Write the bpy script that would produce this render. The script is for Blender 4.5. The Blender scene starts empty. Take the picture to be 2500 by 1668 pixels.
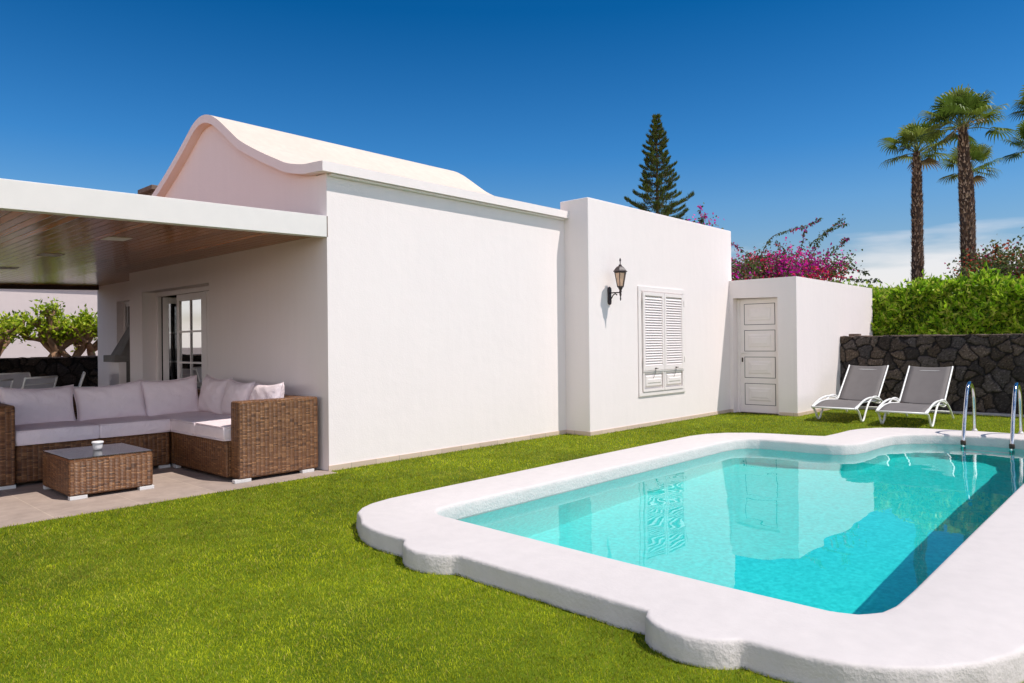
import bpy, bmesh, math, random
import numpy as np
from mathutils import Vector, Matrix
random.seed(7); rng = np.random.default_rng(7)
S = bpy.context.scene
COL = S.collection

# ------------------------------------------------------------------ camera
cam_d = bpy.data.cameras.new('camera'); cam = bpy.data.objects.new('camera', cam_d); COL.objects.link(cam)
R_ = Vector((0.67869130, -0.73435862, -0.00977381))
D_ = Vector((-0.00460153, 0.00905591, -0.99994841))
F_ = Vector((0.73440924, 0.67870126, 0.00276700))
m = Matrix(((R_.x, -D_.x, -F_.x, 0), (R_.y, -D_.y, -F_.y, 0), (R_.z, -D_.z, -F_.z, 1.35), (0, 0, 0, 1)))
cam.matrix_world = m
cam_d.sensor_width = 36; cam_d.lens = 25.204; cam_d.clip_end = 3000; cam_d.clip_start = 0.05
S.camera = cam

# ------------------------------------------------------------------ light
SUN = Vector((0.42, -1.0, 1.9)).normalized()
world = bpy.data.worlds.new('World'); S.world = world; world.use_nodes = True
wn = world.node_tree.nodes; wl = world.node_tree.links
for n in list(wn): wn.remove(n)
def WN(t, **k):
    n = wn.new(t)
    for a, b in k.items(): setattr(n, a, b)
    return n
w_out = WN('ShaderNodeOutputWorld'); w_bg = WN('ShaderNodeBackground')
sky = WN('ShaderNodeTexSky', sky_type='NISHITA', sun_disc=False)
sky.sun_elevation = math.asin(SUN.z); sky.sun_rotation = math.atan2(SUN.x, SUN.y)
sky.altitude = 0; sky.air_density = 1.15; sky.dust_density = 0.6; sky.ozone_density = 2.0
tc = WN('ShaderNodeTexCoord')
hsv = WN('ShaderNodeHueSaturation'); hsv.inputs['Saturation'].default_value = 1.28
wl.new(sky.outputs[0], hsv.inputs['Color'])
tint = WN('ShaderNodeMix', data_type='RGBA', blend_type='MULTIPLY'); tint.inputs['Factor'].default_value = 1.0
sep = WN('ShaderNodeSeparateXYZ'); wl.new(tc.outputs['Generated'], sep.inputs[0])
tr = WN('ShaderNodeValToRGB')
for pos_, c_ in ((0.18, (.41, .60, .76)), (0.25, (.22, .53, .75)), (0.42, (.024, .36, .56))): tr.color_ramp.elements.new(pos_).color = c_ + (1,)
tr.color_ramp.elements[0].position = 0.0; tr.color_ramp.elements[0].color = (0.70, 0.55, 0.57, 1)
tr.color_ramp.elements[-1].position = 1.0; tr.color_ramp.elements[-1].color = (0.05, 0.35, 0.52, 1)
wl.new(sep.outputs['Z'], tr.inputs[0])
wl.new(hsv.outputs[0], tint.inputs['A']); wl.new(tr.outputs[0], tint.inputs['B'])
# low pink-grey cloud banks
mp = WN('ShaderNodeMapping'); mp.inputs['Scale'].default_value = (1.0, 1.0, 7.0); mp.inputs['Location'].default_value = (0.35, 0.1, 0.0)
wl.new(tc.outputs['Generated'], mp.inputs[0])
nz = WN('ShaderNodeTexNoise'); nz.inputs['Scale'].default_value = 2.6; nz.inputs['Detail'].default_value = 7; nz.inputs['Roughness'].default_value = 0.5
wl.new(mp.outputs[0], nz.inputs['Vector'])
band = WN('ShaderNodeMapRange', clamp=True); band.inputs['From Min'].default_value = 0.07; band.inputs['From Max'].default_value = 0.18
band.inputs['To Min'].default_value = 0.36; band.inputs['To Max'].default_value = -0.24
wl.new(sep.outputs['Z'], band.inputs[0])
# unseen sky behind the camera is whitened as added fill for shaded walls
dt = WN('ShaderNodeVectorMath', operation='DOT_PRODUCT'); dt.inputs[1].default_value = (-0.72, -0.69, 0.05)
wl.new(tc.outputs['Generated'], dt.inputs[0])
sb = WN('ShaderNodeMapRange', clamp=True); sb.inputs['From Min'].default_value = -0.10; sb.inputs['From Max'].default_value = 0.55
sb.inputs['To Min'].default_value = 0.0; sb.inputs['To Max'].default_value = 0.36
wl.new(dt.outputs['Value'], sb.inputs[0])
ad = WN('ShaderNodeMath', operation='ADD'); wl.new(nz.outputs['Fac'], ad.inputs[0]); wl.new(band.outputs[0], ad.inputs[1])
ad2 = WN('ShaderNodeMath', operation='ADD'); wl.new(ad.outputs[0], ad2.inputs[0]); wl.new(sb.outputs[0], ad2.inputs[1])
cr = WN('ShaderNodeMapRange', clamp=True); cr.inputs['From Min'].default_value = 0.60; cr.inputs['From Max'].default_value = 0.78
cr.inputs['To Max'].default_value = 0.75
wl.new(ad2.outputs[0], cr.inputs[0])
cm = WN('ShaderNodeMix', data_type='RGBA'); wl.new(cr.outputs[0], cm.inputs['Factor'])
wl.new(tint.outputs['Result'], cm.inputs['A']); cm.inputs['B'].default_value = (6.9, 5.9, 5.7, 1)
# added boost to the unseen sky opposite the view, soft fill for shade
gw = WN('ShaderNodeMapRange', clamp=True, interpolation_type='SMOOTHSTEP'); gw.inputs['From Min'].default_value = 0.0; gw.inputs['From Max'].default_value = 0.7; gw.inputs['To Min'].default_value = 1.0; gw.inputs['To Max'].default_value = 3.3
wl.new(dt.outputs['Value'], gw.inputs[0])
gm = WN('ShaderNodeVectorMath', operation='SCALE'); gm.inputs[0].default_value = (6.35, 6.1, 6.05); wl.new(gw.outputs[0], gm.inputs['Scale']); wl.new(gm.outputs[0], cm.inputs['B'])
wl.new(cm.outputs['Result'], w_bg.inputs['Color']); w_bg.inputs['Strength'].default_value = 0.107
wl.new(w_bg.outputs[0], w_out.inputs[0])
sd = bpy.data.lights.new('sun', 'SUN'); sun = bpy.data.objects.new('sun', sd); COL.objects.link(sun)
sd.energy = 3.2; sd.angle = math.radians(0.5); sd.color = (1.0, 0.935, 0.87)
sd.cycles.is_caustics_light = True
sun.rotation_euler = SUN.to_track_quat('Z', 'Y').to_euler(); sun.location = (5, -10, 20)
S.view_settings.view_transform = 'Standard'; S.view_settings.look = 'None'
S.view_settings.exposure = 0.55; S.view_settings.gamma = 1; S.view_settings.use_curve_mapping = False
S.render.engine = 'CYCLES'
S.cycles.max_bounces = 10; S.cycles.transparent_max_bounces = 16; S.cycles.diffuse_bounces = 7; S.cycles.glossy_bounces = 4
S.cycles.caustics_reflective = False; S.cycles.caustics_refractive = True; S.cycles.sample_clamp_indirect = 4.0

# ------------------------------------------------------------------ materials
def new_mat(name):
    mt = bpy.data.materials.new(name); mt.use_nodes = True
    nt = mt.node_tree; b = nt.nodes['Principled BSDF']
    return mt, nt, b
def N(nt, t, **k):
    n = nt.nodes.new(t)
    for a, b in k.items(): setattr(n, a, b)
    return n
def setb(b, **k):
    for a, v in k.items():
        b.inputs[{'rough': 'Roughness', 'metal': 'Metallic', 'spec': 'Specular IOR Level', 'coat': 'Coat Weight', 'coatr': 'Coat Roughness'}[a]].default_value = v
def simple(name, col, rough=0.6, metal=0.0, var=0.08, scale=8.0, bump=0.0, bscale=60.0, spec=0.5):
    mt, nt, b = new_mat(name); setb(b, rough=rough, metal=metal, spec=spec)
    c = N(nt, 'ShaderNodeTexCoord'); z = N(nt, 'ShaderNodeTexNoise'); z.inputs['Scale'].default_value = scale; z.inputs['Detail'].default_value = 5
    nt.links.new(c.outputs['Object'], z.inputs['Vector'])
    r = N(nt, 'ShaderNodeValToRGB'); r.color_ramp.elements[0].position = 0.3; r.color_ramp.elements[1].position = 0.7
    r.color_ramp.elements[0].color = tuple(max(0, x * (1 - var)) for x in col) + (1,); r.color_ramp.elements[1].color = tuple(min(1, x * (1 + var)) for x in col) + (1,)
    nt.links.new(z.outputs['Fac'], r.inputs[0]); nt.links.new(r.outputs[0], b.inputs['Base Color'])
    if bump:
        z2 = N(nt, 'ShaderNodeTexNoise'); z2.inputs['Scale'].default_value = bscale; z2.inputs['Detail'].default_value = 6
        nt.links.new(c.outputs['Object'], z2.inputs['Vector'])
        bp = N(nt, 'ShaderNodeBump'); bp.inputs['Strength'].default_value = bump; bp.inputs['Distance'].default_value = 0.02
        nt.links.new(z2.outputs['Fac'], bp.inputs['Height']); nt.links.new(bp.outputs[0], b.inputs['Normal'])
    return mt
def stucco(name, col, bump=0.12, stain=0.05, rough=0.9):
    mt, nt, b = new_mat(name); setb(b, rough=rough, spec=0.2)
    c = N(nt, 'ShaderNodeTexCoord')
    big = N(nt, 'ShaderNodeTexNoise'); big.inputs['Scale'].default_value = 0.9; big.inputs['Detail'].default_value = 6; big.inputs['Roughness'].default_value = 0.6
    nt.links.new(c.outputs['Object'], big.inputs['Vector'])
    mpp = N(nt, 'ShaderNodeMapping'); mpp.inputs['Scale'].default_value = (9, 9, 0.9)
    st = N(nt, 'ShaderNodeTexNoise'); st.inputs['Scale'].default_value = 1.2; st.inputs['Detail'].default_value = 4
    nt.links.new(c.outputs['Object'], mpp.inputs[0]); nt.links.new(mpp.outputs[0], st.inputs['Vector'])
    a = N(nt, 'ShaderNodeMath', operation='ADD'); nt.links.new(big.outputs['Fac'], a.inputs[0]); nt.links.new(st.outputs['Fac'], a.inputs[1])
    r = N(nt, 'ShaderNodeValToRGB'); r.color_ramp.elements[0].position = 0.38; r.color_ramp.elements[1].position = 0.6
    h = N(nt, 'ShaderNodeMath', operation='MULTIPLY'); h.inputs[1].default_value = 0.5; nt.links.new(a.outputs[0], h.inputs[0])
    r.color_ramp.elements[0].color = tuple(x * (1 - stain) for x in col) + (1,); r.color_ramp.elements[1].color = tuple(col) + (1,)
    nt.links.new(h.outputs[0], r.inputs[0]); nt.links.new(r.outputs[0], b.inputs['Base Color'])
    f = N(nt, 'ShaderNodeTexNoise'); f.inputs['Scale'].default_value = 55; f.inputs['Detail'].default_value = 5
    g = N(nt, 'ShaderNodeTexNoise'); g.inputs['Scale'].default_value = 6; g.inputs['Detail'].default_value = 3
    nt.links.new(c.outputs['Object'], f.inputs['Vector']); nt.links.new(c.outputs['Object'], g.inputs['Vector'])
    s = N(nt, 'ShaderNodeMath', operation='MULTIPLY_ADD'); s.inputs[1].default_value = 2.2
    nt.links.new(g.outputs['Fac'], s.inputs[0]); nt.links.new(f.outputs['Fac'], s.inputs[2])
    bp = N(nt, 'ShaderNodeBump'); bp.inputs['Strength'].default_value = bump; bp.inputs['Distance'].default_value = 0.015
    nt.links.new(s.outputs[0], bp.inputs['Height']); nt.links.new(bp.outputs[0], b.inputs['Normal'])
    return mt
def vcol_mat(name, rough=0.6, trans=0.0, attr='col', bump=0.0, bscale=50, spec=0.4):
    mt, nt, b = new_mat(name); setb(b, rough=rough, spec=spec)
    at = N(nt, 'ShaderNodeAttribute', attribute_name=attr); nt.links.new(at.outputs['Color'], b.inputs['Base Color'])
    if bump:
        c = N(nt, 'ShaderNodeTexCoord'); z2 = N(nt, 'ShaderNodeTexNoise'); z2.inputs['Scale'].default_value = bscale; z2.inputs['Detail'].default_value = 6
        nt.links.new(c.outputs['Object'], z2.inputs['Vector'])
        bp = N(nt, 'ShaderNodeBump'); bp.inputs['Strength'].default_value = bump; bp.inputs['Distance'].default_value = 0.02
        nt.links.new(z2.outputs['Fac'], bp.inputs['Height']); nt.links.new(bp.outputs[0], b.inputs['Normal'])
    if trans:
        o = nt.nodes['Material Output']; t = N(nt, 'ShaderNodeBsdfTranslucent'); mx = N(nt, 'ShaderNodeMixShader'); mx.inputs[0].default_value = trans
        nt.links.new(at.outputs['Color'], t.inputs['Color']); nt.links.new(b.outputs[0], mx.inputs[1]); nt.links.new(t.outputs[0], mx.inputs[2]); nt.links.new(mx.outputs[0], o.inputs['Surface'])
    return mt
def wicker(name, c1, c2, gap=(0.012, 0.007, 0.004), cw=0.047, sh=0.0132):
    """vertical stakes with flat canes woven round them; UVs are in metres (u along, v up)"""
    mt, nt, b = new_mat(name); setb(b, rough=0.42, spec=0.45)
    L = nt.links.new
    def mth(op, a, b=None, c=None, clamp=False):
        n = N(nt, 'ShaderNodeMath', operation=op, use_clamp=clamp)
        for i, v in enumerate((a, b, c)):
            if v is None: continue
            if isinstance(v, (int, float)): n.inputs[i].default_value = v
            else: L(v, n.inputs[i])
        return n.outputs[0]
    def smooth(v, lo, hi, t0=0.0, t1=1.0):
        n = N(nt, 'ShaderNodeMapRange', clamp=True, interpolation_type='SMOOTHSTEP'); L(v, n.inputs[0])
        for k, q in (('From Min', lo), ('From Max', hi), ('To Min', t0), ('To Max', t1)): n.inputs[k].default_value = q
        return n.outputs[0]
    uv = N(nt, 'ShaderNodeUVMap'); sp = N(nt, 'ShaderNodeSeparateXYZ'); L(uv.outputs[0], sp.inputs[0])
    nzw = N(nt, 'ShaderNodeTexNoise'); nzw.inputs['Scale'].default_value = 14; L(uv.outputs[0], nzw.inputs['Vector'])
    wob = mth('MULTIPLY_ADD', nzw.outputs['Fac'], 0.010, sp.outputs['Y'])
    uc = mth('DIVIDE', sp.outputs['X'], cw); col_ = mth('FLOOR', uc); odd = mth('MODULO', col_, 2.0)
    v2 = mth('ADD', mth('DIVIDE', wob, sh), mth('MULTIPLY', mth('ABSOLUTE', odd), 0.5))
    pv = mth('PINGPONG', mth('FRACT', v2), 0.5); pu = mth('PINGPONG', mth('FRACT', uc), 0.5)
    cv = N(nt, 'ShaderNodeCombineXYZ'); L(col_, cv.inputs['X']); L(mth('FLOOR', v2), cv.inputs['Y'])
    wn2 = N(nt, 'ShaderNodeTexWhiteNoise', noise_dimensions='2D'); L(cv.outputs[0], wn2.inputs['Vector'])
    r = N(nt, 'ShaderNodeValToRGB'); r.color_ramp.elements[0].color = tuple(x * 0.6 for x in c1) + (1,); r.color_ramp.elements[1].color = tuple(c2) + (1,)
    r.color_ramp.elements.new(0.08).color = tuple(x * 0.7 for x in c1) + (1,); r.color_ramp.elements.new(0.16).color = tuple(x * 1.1 for x in c1) + (1,)
    r.color_ramp.elements.new(0.75).color = tuple(a * .68 + d * .32 for a, d in zip(c1, c2)) + (1,)
    L(wn2.outputs['Value'], r.inputs[0])
    cover = mth('MULTIPLY', smooth(pv, 0.04, 0.20), smooth(pu, 0.0, 0.07, 0.45, 1.0))
    mx = N(nt, 'ShaderNodeMix', data_type='RGBA'); L(cover, mx.inputs['Factor']); mx.inputs['A'].default_value = gap + (1,); L(r.outputs[0], mx.inputs['B'])
    L(mx.outputs['Result'], b.inputs['Base Color'])
    hgt = mth('MULTIPLY', mth('POWER', mth('MULTIPLY', pv, 2.0), 0.5), mth('POWER', mth('MULTIPLY', pu, 2.0), 0.5))
    bp = N(nt, 'ShaderNodeBump'); bp.inputs['Strength'].default_value = 1.0; bp.inputs['Distance'].default_value = 0.006
    L(hgt, bp.inputs['Height']); L(bp.outputs[0], b.inputs['Normal'])
    return mt

M = {}
M['wall'] = stucco('white_render', (0.815, 0.735, 0.715), bump=0.11, stain=0.022)
M['roof'] = stucco('warm_white_roof', (0.66, 0.56, 0.475), bump=0.15, stain=0.10)
M['coping'] = stucco('painted_coping', (0.63, 0.575, 0.548), bump=0.13, stain=0.06)
_nt = M['coping'].node_tree; _g = N(_nt, 'ShaderNodeNewGeometry'); _s = N(_nt, 'ShaderNodeSeparateXYZ'); _nt.links.new(_g.outputs['True Normal'], _s.inputs[0])
_m = N(_nt, 'ShaderNodeMapRange', clamp=True); _m.inputs['From Min'].default_value = 0.3; _m.inputs['From Max'].default_value = 0.95; _m.inputs['To Min'].default_value = 0.26; _m.inputs['To Max'].default_value = 0.08
_nt.links.new(_s.outputs['Z'], _m.inputs[0])
for _n in _nt.nodes:
    if _n.type == 'BUMP': _nt.links.new(_m.outputs[0], _n.inputs['Strength']); _n.inputs['Distance'].default_value = 0.022
M['trim'] = simple('white_paint_metal', (0.74, 0.69, 0.655), rough=0.42, var=0.02)
M['door_white'] = simple('white_lacquer', (0.80, 0.725, 0.70), rough=0.4, var=0.02)
M['gap'] = simple('shadow_gap_rubber', (0.045, 0.04, 0.04), rough=0.9)
M['white_metal'] = simple('white_coated_tube', (0.78, 0.77, 0.74), rough=0.35, var=0.02)
M['iron'] = simple('black_brown_cast_iron', (0.035, 0.018, 0.018), rough=0.45, var=0.3, scale=40, bump=0.2)
M['steel'] = simple('polished_steel', (0.62, 0.62, 0.62), rough=0.12, metal=1.0, var=0.05)
M['rubber'] = simple('brown_rubber', (0.05, 0.025, 0.015), rough=0.7)
M['cushion'] = simple('lilac_grey_canvas', (0.76, 0.645, 0.655), rough=0.92, var=0.03, bump=0.15, bscale=420, spec=0.1)
M['sling'] = simple('grey_sling_mesh', (0.14, 0.124, 0.118), rough=0.75, var=0.05, bump=0.1, bscale=300)
M['sling_white'] = simple('white_sling_mesh', (0.6, 0.59, 0.62), rough=0.7, var=0.04)
M['alu'] = simple('brushed_foot', (0.62, 0.60, 0.58), rough=0.5, var=0.06)
M['ceramic'] = simple('white_ceramic', (0.82, 0.78, 0.76), rough=0.2, var=0.01)
M['concrete'] = simple('weathered_concrete', (0.17, 0.155, 0.145), rough=0.85, var=0.3, scale=3, bump=0.3)
M['soot'] = simple('soot_dark_brick', (0.06, 0.05, 0.05), rough=0.9, var=0.3)
M['chim'] = simple('brown_chimney_stone', (0.15, 0.10, 0.075), rough=0.9, var=0.35, scale=14, bump=0.4)
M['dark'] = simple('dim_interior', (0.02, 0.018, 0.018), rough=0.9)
M['mortar'] = simple('kerb_concrete', (0.36, 0.34, 0.34), rough=0.9, var=0.1)
M['wicker'] = wicker('brown_wicker', (0.17, 0.068, 0.025), (0.37, 0.175, 0.070))
M['leaf'] = vcol_mat('foliage', rough=0.5, trans=0.35, spec=0.25)
M['grass'] = vcol_mat('turf_blades', rough=0.55, trans=0.4, spec=0.25)
M['bark'] = vcol_mat('bark', rough=0.9, bump=0.5, bscale=40, spec=0.1)
M['stone'] = vcol_mat('lava_stone', rough=0.95, bump=1.0, bscale=38, spec=0.15)
_nt = M['cushion'].node_tree; _b = _nt.nodes['Principled BSDF']; _c = N(_nt, 'ShaderNodeTexCoord'); _z = N(_nt, 'ShaderNodeTexNoise'); _z.inputs['Scale'].default_value = 5.5; _z.inputs['Detail'].default_value = 3; _z.inputs['Distortion'].default_value = 1.6
_nt.links.new(_c.outputs['Object'], _z.inputs['Vector']); _old = [n for n in _nt.nodes if n.type == 'BUMP'][0]; _n2 = N(_nt, 'ShaderNodeBump'); _n2.inputs['Strength'].default_value = 0.55; _n2.inputs['Distance'].default_value = 0.03
_nt.links.new(_z.outputs['Fac'], _n2.inputs['Height']); _nt.links.new(_old.outputs[0], _n2.inputs['Normal']); _nt.links.new(_n2.outputs[0], _b.inputs['Normal'])
# skirting tiles
mt, nt, b = new_mat('sand_skirting_tiles'); setb(b, rough=0.6)
tcn = N(nt, 'ShaderNodeTexCoord'); spn = N(nt, 'ShaderNodeSeparateXYZ'); nt.links.new(tcn.outputs['Object'], spn.inputs[0])
adn = N(nt, 'ShaderNodeMath', operation='ADD'); nt.links.new(spn.outputs['X'], adn.inputs[0]); nt.links.new(spn.outputs['Y'], adn.inputs[1])
cbn = N(nt, 'ShaderNodeCombineXYZ'); nt.links.new(adn.outputs[0], cbn.inputs['X']); cbn.inputs['Y'].default_value = 0.5
brn = N(nt, 'ShaderNodeTexBrick'); brn.offset = 0
for k, v in (('Scale', 1.0), ('Mortar Size', 0.003), ('Brick Width', 0.33), ('Row Height', 1.0), ('Bias', 0.0)): brn.inputs[k].default_value = v
brn.inputs['Color1'].default_value = (0.54, 0.41, 0.32, 1); brn.inputs['Color2'].default_value = (0.62, 0.48, 0.38, 1); brn.inputs['Mortar'].default_value = (0.30, 0.24, 0.2, 1)
nt.links.new(cbn.outputs[0], brn.inputs['Vector']); nt.links.new(brn.outputs['Color'], b.inputs['Base Color']); M['skirt'] = mt
# patio slabs
mt, nt, b = new_mat('stone_patio_slabs'); setb(b, rough=0.7)
tcn = N(nt, 'ShaderNodeTexCoord'); mpn = N(nt, 'ShaderNodeMapping'); mpn.inputs['Location'].default_value = (0.245, 0.1, 0)
nt.links.new(tcn.outputs['Object'], mpn.inputs[0])
brn = N(nt, 'ShaderNodeTexBrick'); brn.offset = 0
for k, v in (('Scale', 1.0), ('Mortar Size', 0.004), ('Brick Width', 0.65), ('Row Height', 1.3), ('Bias', 0.0)): brn.inputs[k].default_value = v
brn.inputs['Color1'].default_value = (0.34, 0.265, 0.225, 1); brn.inputs['Color2'].default_value = (0.42, 0.325, 0.265, 1); brn.inputs['Mortar'].default_value = (0.48, 0.38, 0.30, 1)
nt.links.new(mpn.outputs[0], brn.inputs['Vector'])
nzn = N(nt, 'ShaderNodeTexNoise'); nzn.inputs['Scale'].default_value = 5; nzn.inputs['Detail'].default_value = 10; nzn.inputs['Roughness'].default_value = 0.7
nt.links.new(tcn.outputs['Object'], nzn.inputs['Vector'])
rmn = N(nt, 'ShaderNodeMapRange'); rmn.inputs['From Min'].default_value = 0.3; rmn.inputs['From Max'].default_value = 0.7; rmn.inputs['To Min'].default_value = 0.78; rmn.inputs['To Max'].default_value = 1.15
nt.links.new(nzn.outputs['Fac'], rmn.inputs[0])
mxn = N(nt, 'ShaderNodeVectorMath', operation='SCALE'); nt.links.new(brn.outputs['Color'], mxn.inputs[0]); nt.links.new(rmn.outputs[0], mxn.inputs['Scale'])
nt.links.new(mxn.outputs[0], b.inputs['Base Color']); M['patio'] = mt
# ceiling boards (run along y)
mt, nt, b = new_mat('varnished_ceiling_boards'); setb(b, rough=0.17, spec=0.28)
tcn = N(nt, 'ShaderNodeTexCoord'); spn = N(nt, 'ShaderNodeSeparateXYZ'); nt.links.new(tcn.outputs['Object'], spn.inputs[0])
dv = N(nt, 'ShaderNodeMath', operation='DIVIDE'); dv.inputs[1].default_value = 0.10; nt.links.new(spn.outputs['X'], dv.inputs[0])
fl = N(nt, 'ShaderNodeMath', operation='FLOOR'); nt.links.new(dv.outputs[0], fl.inputs[0])
wnz = N(nt, 'ShaderNodeTexWhiteNoise', noise_dimensions='1D'); nt.links.new(fl.outputs[0], wnz.inputs['W'])
mpn = N(nt, 'ShaderNodeMapping'); mpn.inputs['Scale'].default_value = (40, 1.6, 1); nt.links.new(tcn.outputs['Object'], mpn.inputs[0])
gr = N(nt, 'ShaderNodeTexNoise'); gr.inputs['Scale'].default_value = 1.0; gr.inputs['Detail'].default_value = 5; nt.links.new(mpn.outputs[0], gr.inputs['Vector'])
adn = N(nt, 'ShaderNodeMath', operation='MULTIPLY_ADD'); adn.inputs[1].default_value = 0.5; nt.links.new(wnz.outputs['Value'], adn.inputs[0])
hf = N(nt, 'ShaderNodeMath', operation='MULTIPLY'); hf.inputs[1].default_value = 0.5; nt.links.new(gr.outputs['Fac'], hf.inputs[0]); nt.links.new(hf.outputs[0], adn.inputs[2])
rp = N(nt, 'ShaderNodeValToRGB'); rp.color_ramp.elements[0].color = (0.15, 0.040, 0.010, 1); rp.color_ramp.elements[1].color = (0.60, 0.21, 0.055, 1); rp.color_ramp.elements[0].position = 0.1; rp.color_ramp.elements[1].position = 0.85
nt.links.new(adn.outputs[0], rp.inputs[0])
frn = N(nt, 'ShaderNodeMath', operation='FRACT'); nt.links.new(dv.outputs[0], frn.inputs[0])
ppn = N(nt, 'ShaderNodeMath', operation='PINGPONG'); ppn.inputs[1].default_value = 0.5; nt.links.new(frn.outputs[0], ppn.inputs[0])
gpn = N(nt, 'ShaderNodeMapRange', clamp=True); gpn.inputs['From Min'].default_value = 0.0; gpn.inputs['From Max'].default_value = 0.07; nt.links.new(ppn.outputs[0], gpn.inputs[0])
mlt = N(nt, 'ShaderNodeMix', data_type='RGBA'); mlt.inputs['A'].default_value = (0.012, 0.006, 0.004, 1); nt.links.new(rp.outputs[0], mlt.inputs['B']); nt.links.new(gpn.outputs[0], mlt.inputs['Factor'])
nt.links.new(mlt.outputs['Result'], b.inputs['Base Color'])
wv = N(nt, 'ShaderNodeMath', operation='MULTIPLY_ADD'); wv.inputs[1].default_value = 0.10; nt.links.new(gr.outputs['Fac'], wv.inputs[0]); 
tl = N(nt, 'ShaderNodeMath', operation='SUBTRACT'); tl.inputs[1].default_value = 0.5; nt.links.new(wnz.outputs['Value'], tl.inputs[0])
tl2 = N(nt, 'ShaderNodeMath', operation='MULTIPLY_ADD'); nt.links.new(tl.outputs[0], tl2.inputs[0]); nt.links.new(frn.outputs[0], tl2.inputs[1]); nt.links.new(gpn.outputs[0], tl2.inputs[2]); nt.links.new(tl2.outputs[0], wv.inputs[2])
bp = N(nt, 'ShaderNodeBump'); bp.inputs['Strength'].default_value = 0.8; bp.inputs['Distance'].default_value = 0.006; nt.links.new(wv.outputs[0], bp.inputs['Height']); nt.links.new(bp.outputs[0], b.inputs['Normal'])
M['boards'] = mt
# lawn base
mt, nt, b = new_mat('lawn_base'); setb(b, rough=0.9, spec=0.1)
tcn = N(nt, 'ShaderNodeTexCoord'); z1 = N(nt, 'ShaderNodeTexNoise'); z1.inputs['Scale'].default_value = 90; z1.inputs['Detail'].default_value = 4
z2 = N(nt, 'ShaderNodeTexNoise'); z2.inputs['Scale'].default_value = 1.3; z2.inputs['Detail'].default_value = 4
nt.links.new(tcn.outputs['Object'], z1.inputs['Vector']); nt.links.new(tcn.outputs['Object'], z2.inputs['Vector'])
av = N(nt, 'ShaderNodeMath', operation='ADD'); nt.links.new(z1.outputs['Fac'], av.inputs[0]); nt.links.new(z2.outputs['Fac'], av.inputs[1])
rp = N(nt, 'ShaderNodeValToRGB'); rp.color_ramp.elements[0].position = 0.35; rp.color_ramp.elements[1].position = 0.7
hv = N(nt, 'ShaderNodeMath', operation='MULTIPLY'); hv.inputs[1].default_value = 0.5; nt.links.new(av.outputs[0], hv.inputs[0])
rp.color_ramp.elements[0].color = (0.05, 0.085, 0.004, 1); rp.color_ramp.elements[1].color = (0.17, 0.23, 0.010, 1)
nt.links.new(hv.outputs[0], rp.inputs[0]); nt.links.new(rp.outputs[0], b.inputs['Base Color']); M['lawn'] = mt
# pool lining
mt, nt, b = new_mat('turquoise_pool_lining'); setb(b, rough=0.5)
tcn = N(nt, 'ShaderNodeTexCoord'); vo = N(nt, 'ShaderNodeTexVoronoi', feature='DISTANCE_TO_EDGE'); vo.inputs['Scale'].default_value = 5.5
nzd = N(nt, 'ShaderNodeTexNoise'); nzd.inputs['Scale'].default_value = 3; mxv = N(nt, 'ShaderNodeVectorMath', operation='MULTIPLY_ADD'); mxv.inputs[1].default_value = (0.35, 0.35, 0.35)
nt.links.new(tcn.outputs['Object'], nzd.inputs['Vector']); nt.links.new(nzd.outputs['Color'], mxv.inputs[0]); nt.links.new(tcn.outputs['Object'], mxv.inputs[2]); nt.links.new(mxv.outputs[0], vo.inputs['Vector'])
sp2 = N(nt, 'ShaderNodeTexNoise'); sp2.inputs['Scale'].default_value = 30; sp2.inputs['Detail'].default_value = 5; nt.links.new(tcn.outputs['Object'], sp2.inputs['Vector'])
rp = N(nt, 'ShaderNodeValToRGB'); rp.color_ramp.elements[0].position = 0.32; rp.color_ramp.elements[1].position = 0.68
rp.color_ramp.elements[0].color = (0.004, 0.70, 0.66, 1); rp.color_ramp.elements[1].color = (0.03, 0.90, 0.85, 1)
nt.links.new(sp2.outputs['Fac'], rp.inputs[0]); nt.links.new(rp.outputs[0], b.inputs['Base Color']); M['lining'] = mt
# water: clear turquoise film with fresnel reflection
mt = bpy.data.materials.new('pool_water'); mt.use_nodes = True; nt = mt.node_tree
for n in list(nt.nodes): nt.nodes.remove(n)
o = N(nt, 'ShaderNodeOutputMaterial'); mx = N(nt, 'ShaderNodeMixShader'); gl = N(nt, 'ShaderNodeBsdfGlass')
gl.inputs['Roughness'].default_value = 0.0; gl.inputs['IOR'].default_value = 1.33; gl.inputs['Color'].default_value = (1, 1, 1, 1)
nt.links.new(gl.outputs[0], o.inputs[0]); nt.nodes.remove(mx)
M['water'] = mt
def glass(name, tintc, f=0.12, rough=0.02):
    mt = bpy.data.materials.new(name); mt.use_nodes = True; nt = mt.node_tree
    for n in list(nt.nodes): nt.nodes.remove(n)
    o = N(nt, 'ShaderNodeOutputMaterial'); mx = N(nt, 'ShaderNodeMixShader'); tp = N(nt, 'ShaderNodeBsdfTransparent'); gl = N(nt, 'ShaderNodeBsdfGlossy')
    tp.inputs['Color'].default_value = tintc + (1,); gl.inputs['Roughness'].default_value = rough
    lw = N(nt, 'ShaderNodeFresnel'); lw.inputs['IOR'].default_value = 1.5
    ml = N(nt, 'ShaderNodeMath', operation='ADD', use_clamp=True); ml.inputs[1].default_value = f; nt.links.new(lw.outputs[0], ml.inputs[0])
    nt.links.new(ml.outputs[0], mx.inputs[0]); nt.links.new(tp.outputs[0], mx.inputs[1]); nt.links.new(gl.outputs[0], mx.inputs[2]); nt.links.new(mx.outputs[0], o.inputs[0])
    return mt
M['pane'] = glass('window_pane', (0.45, 0.47, 0.48), 0.10)
M['table_glass'] = glass('smoked_table_glass', (0.80, 0.66, 0.58), 0.16, 0.03)
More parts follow.
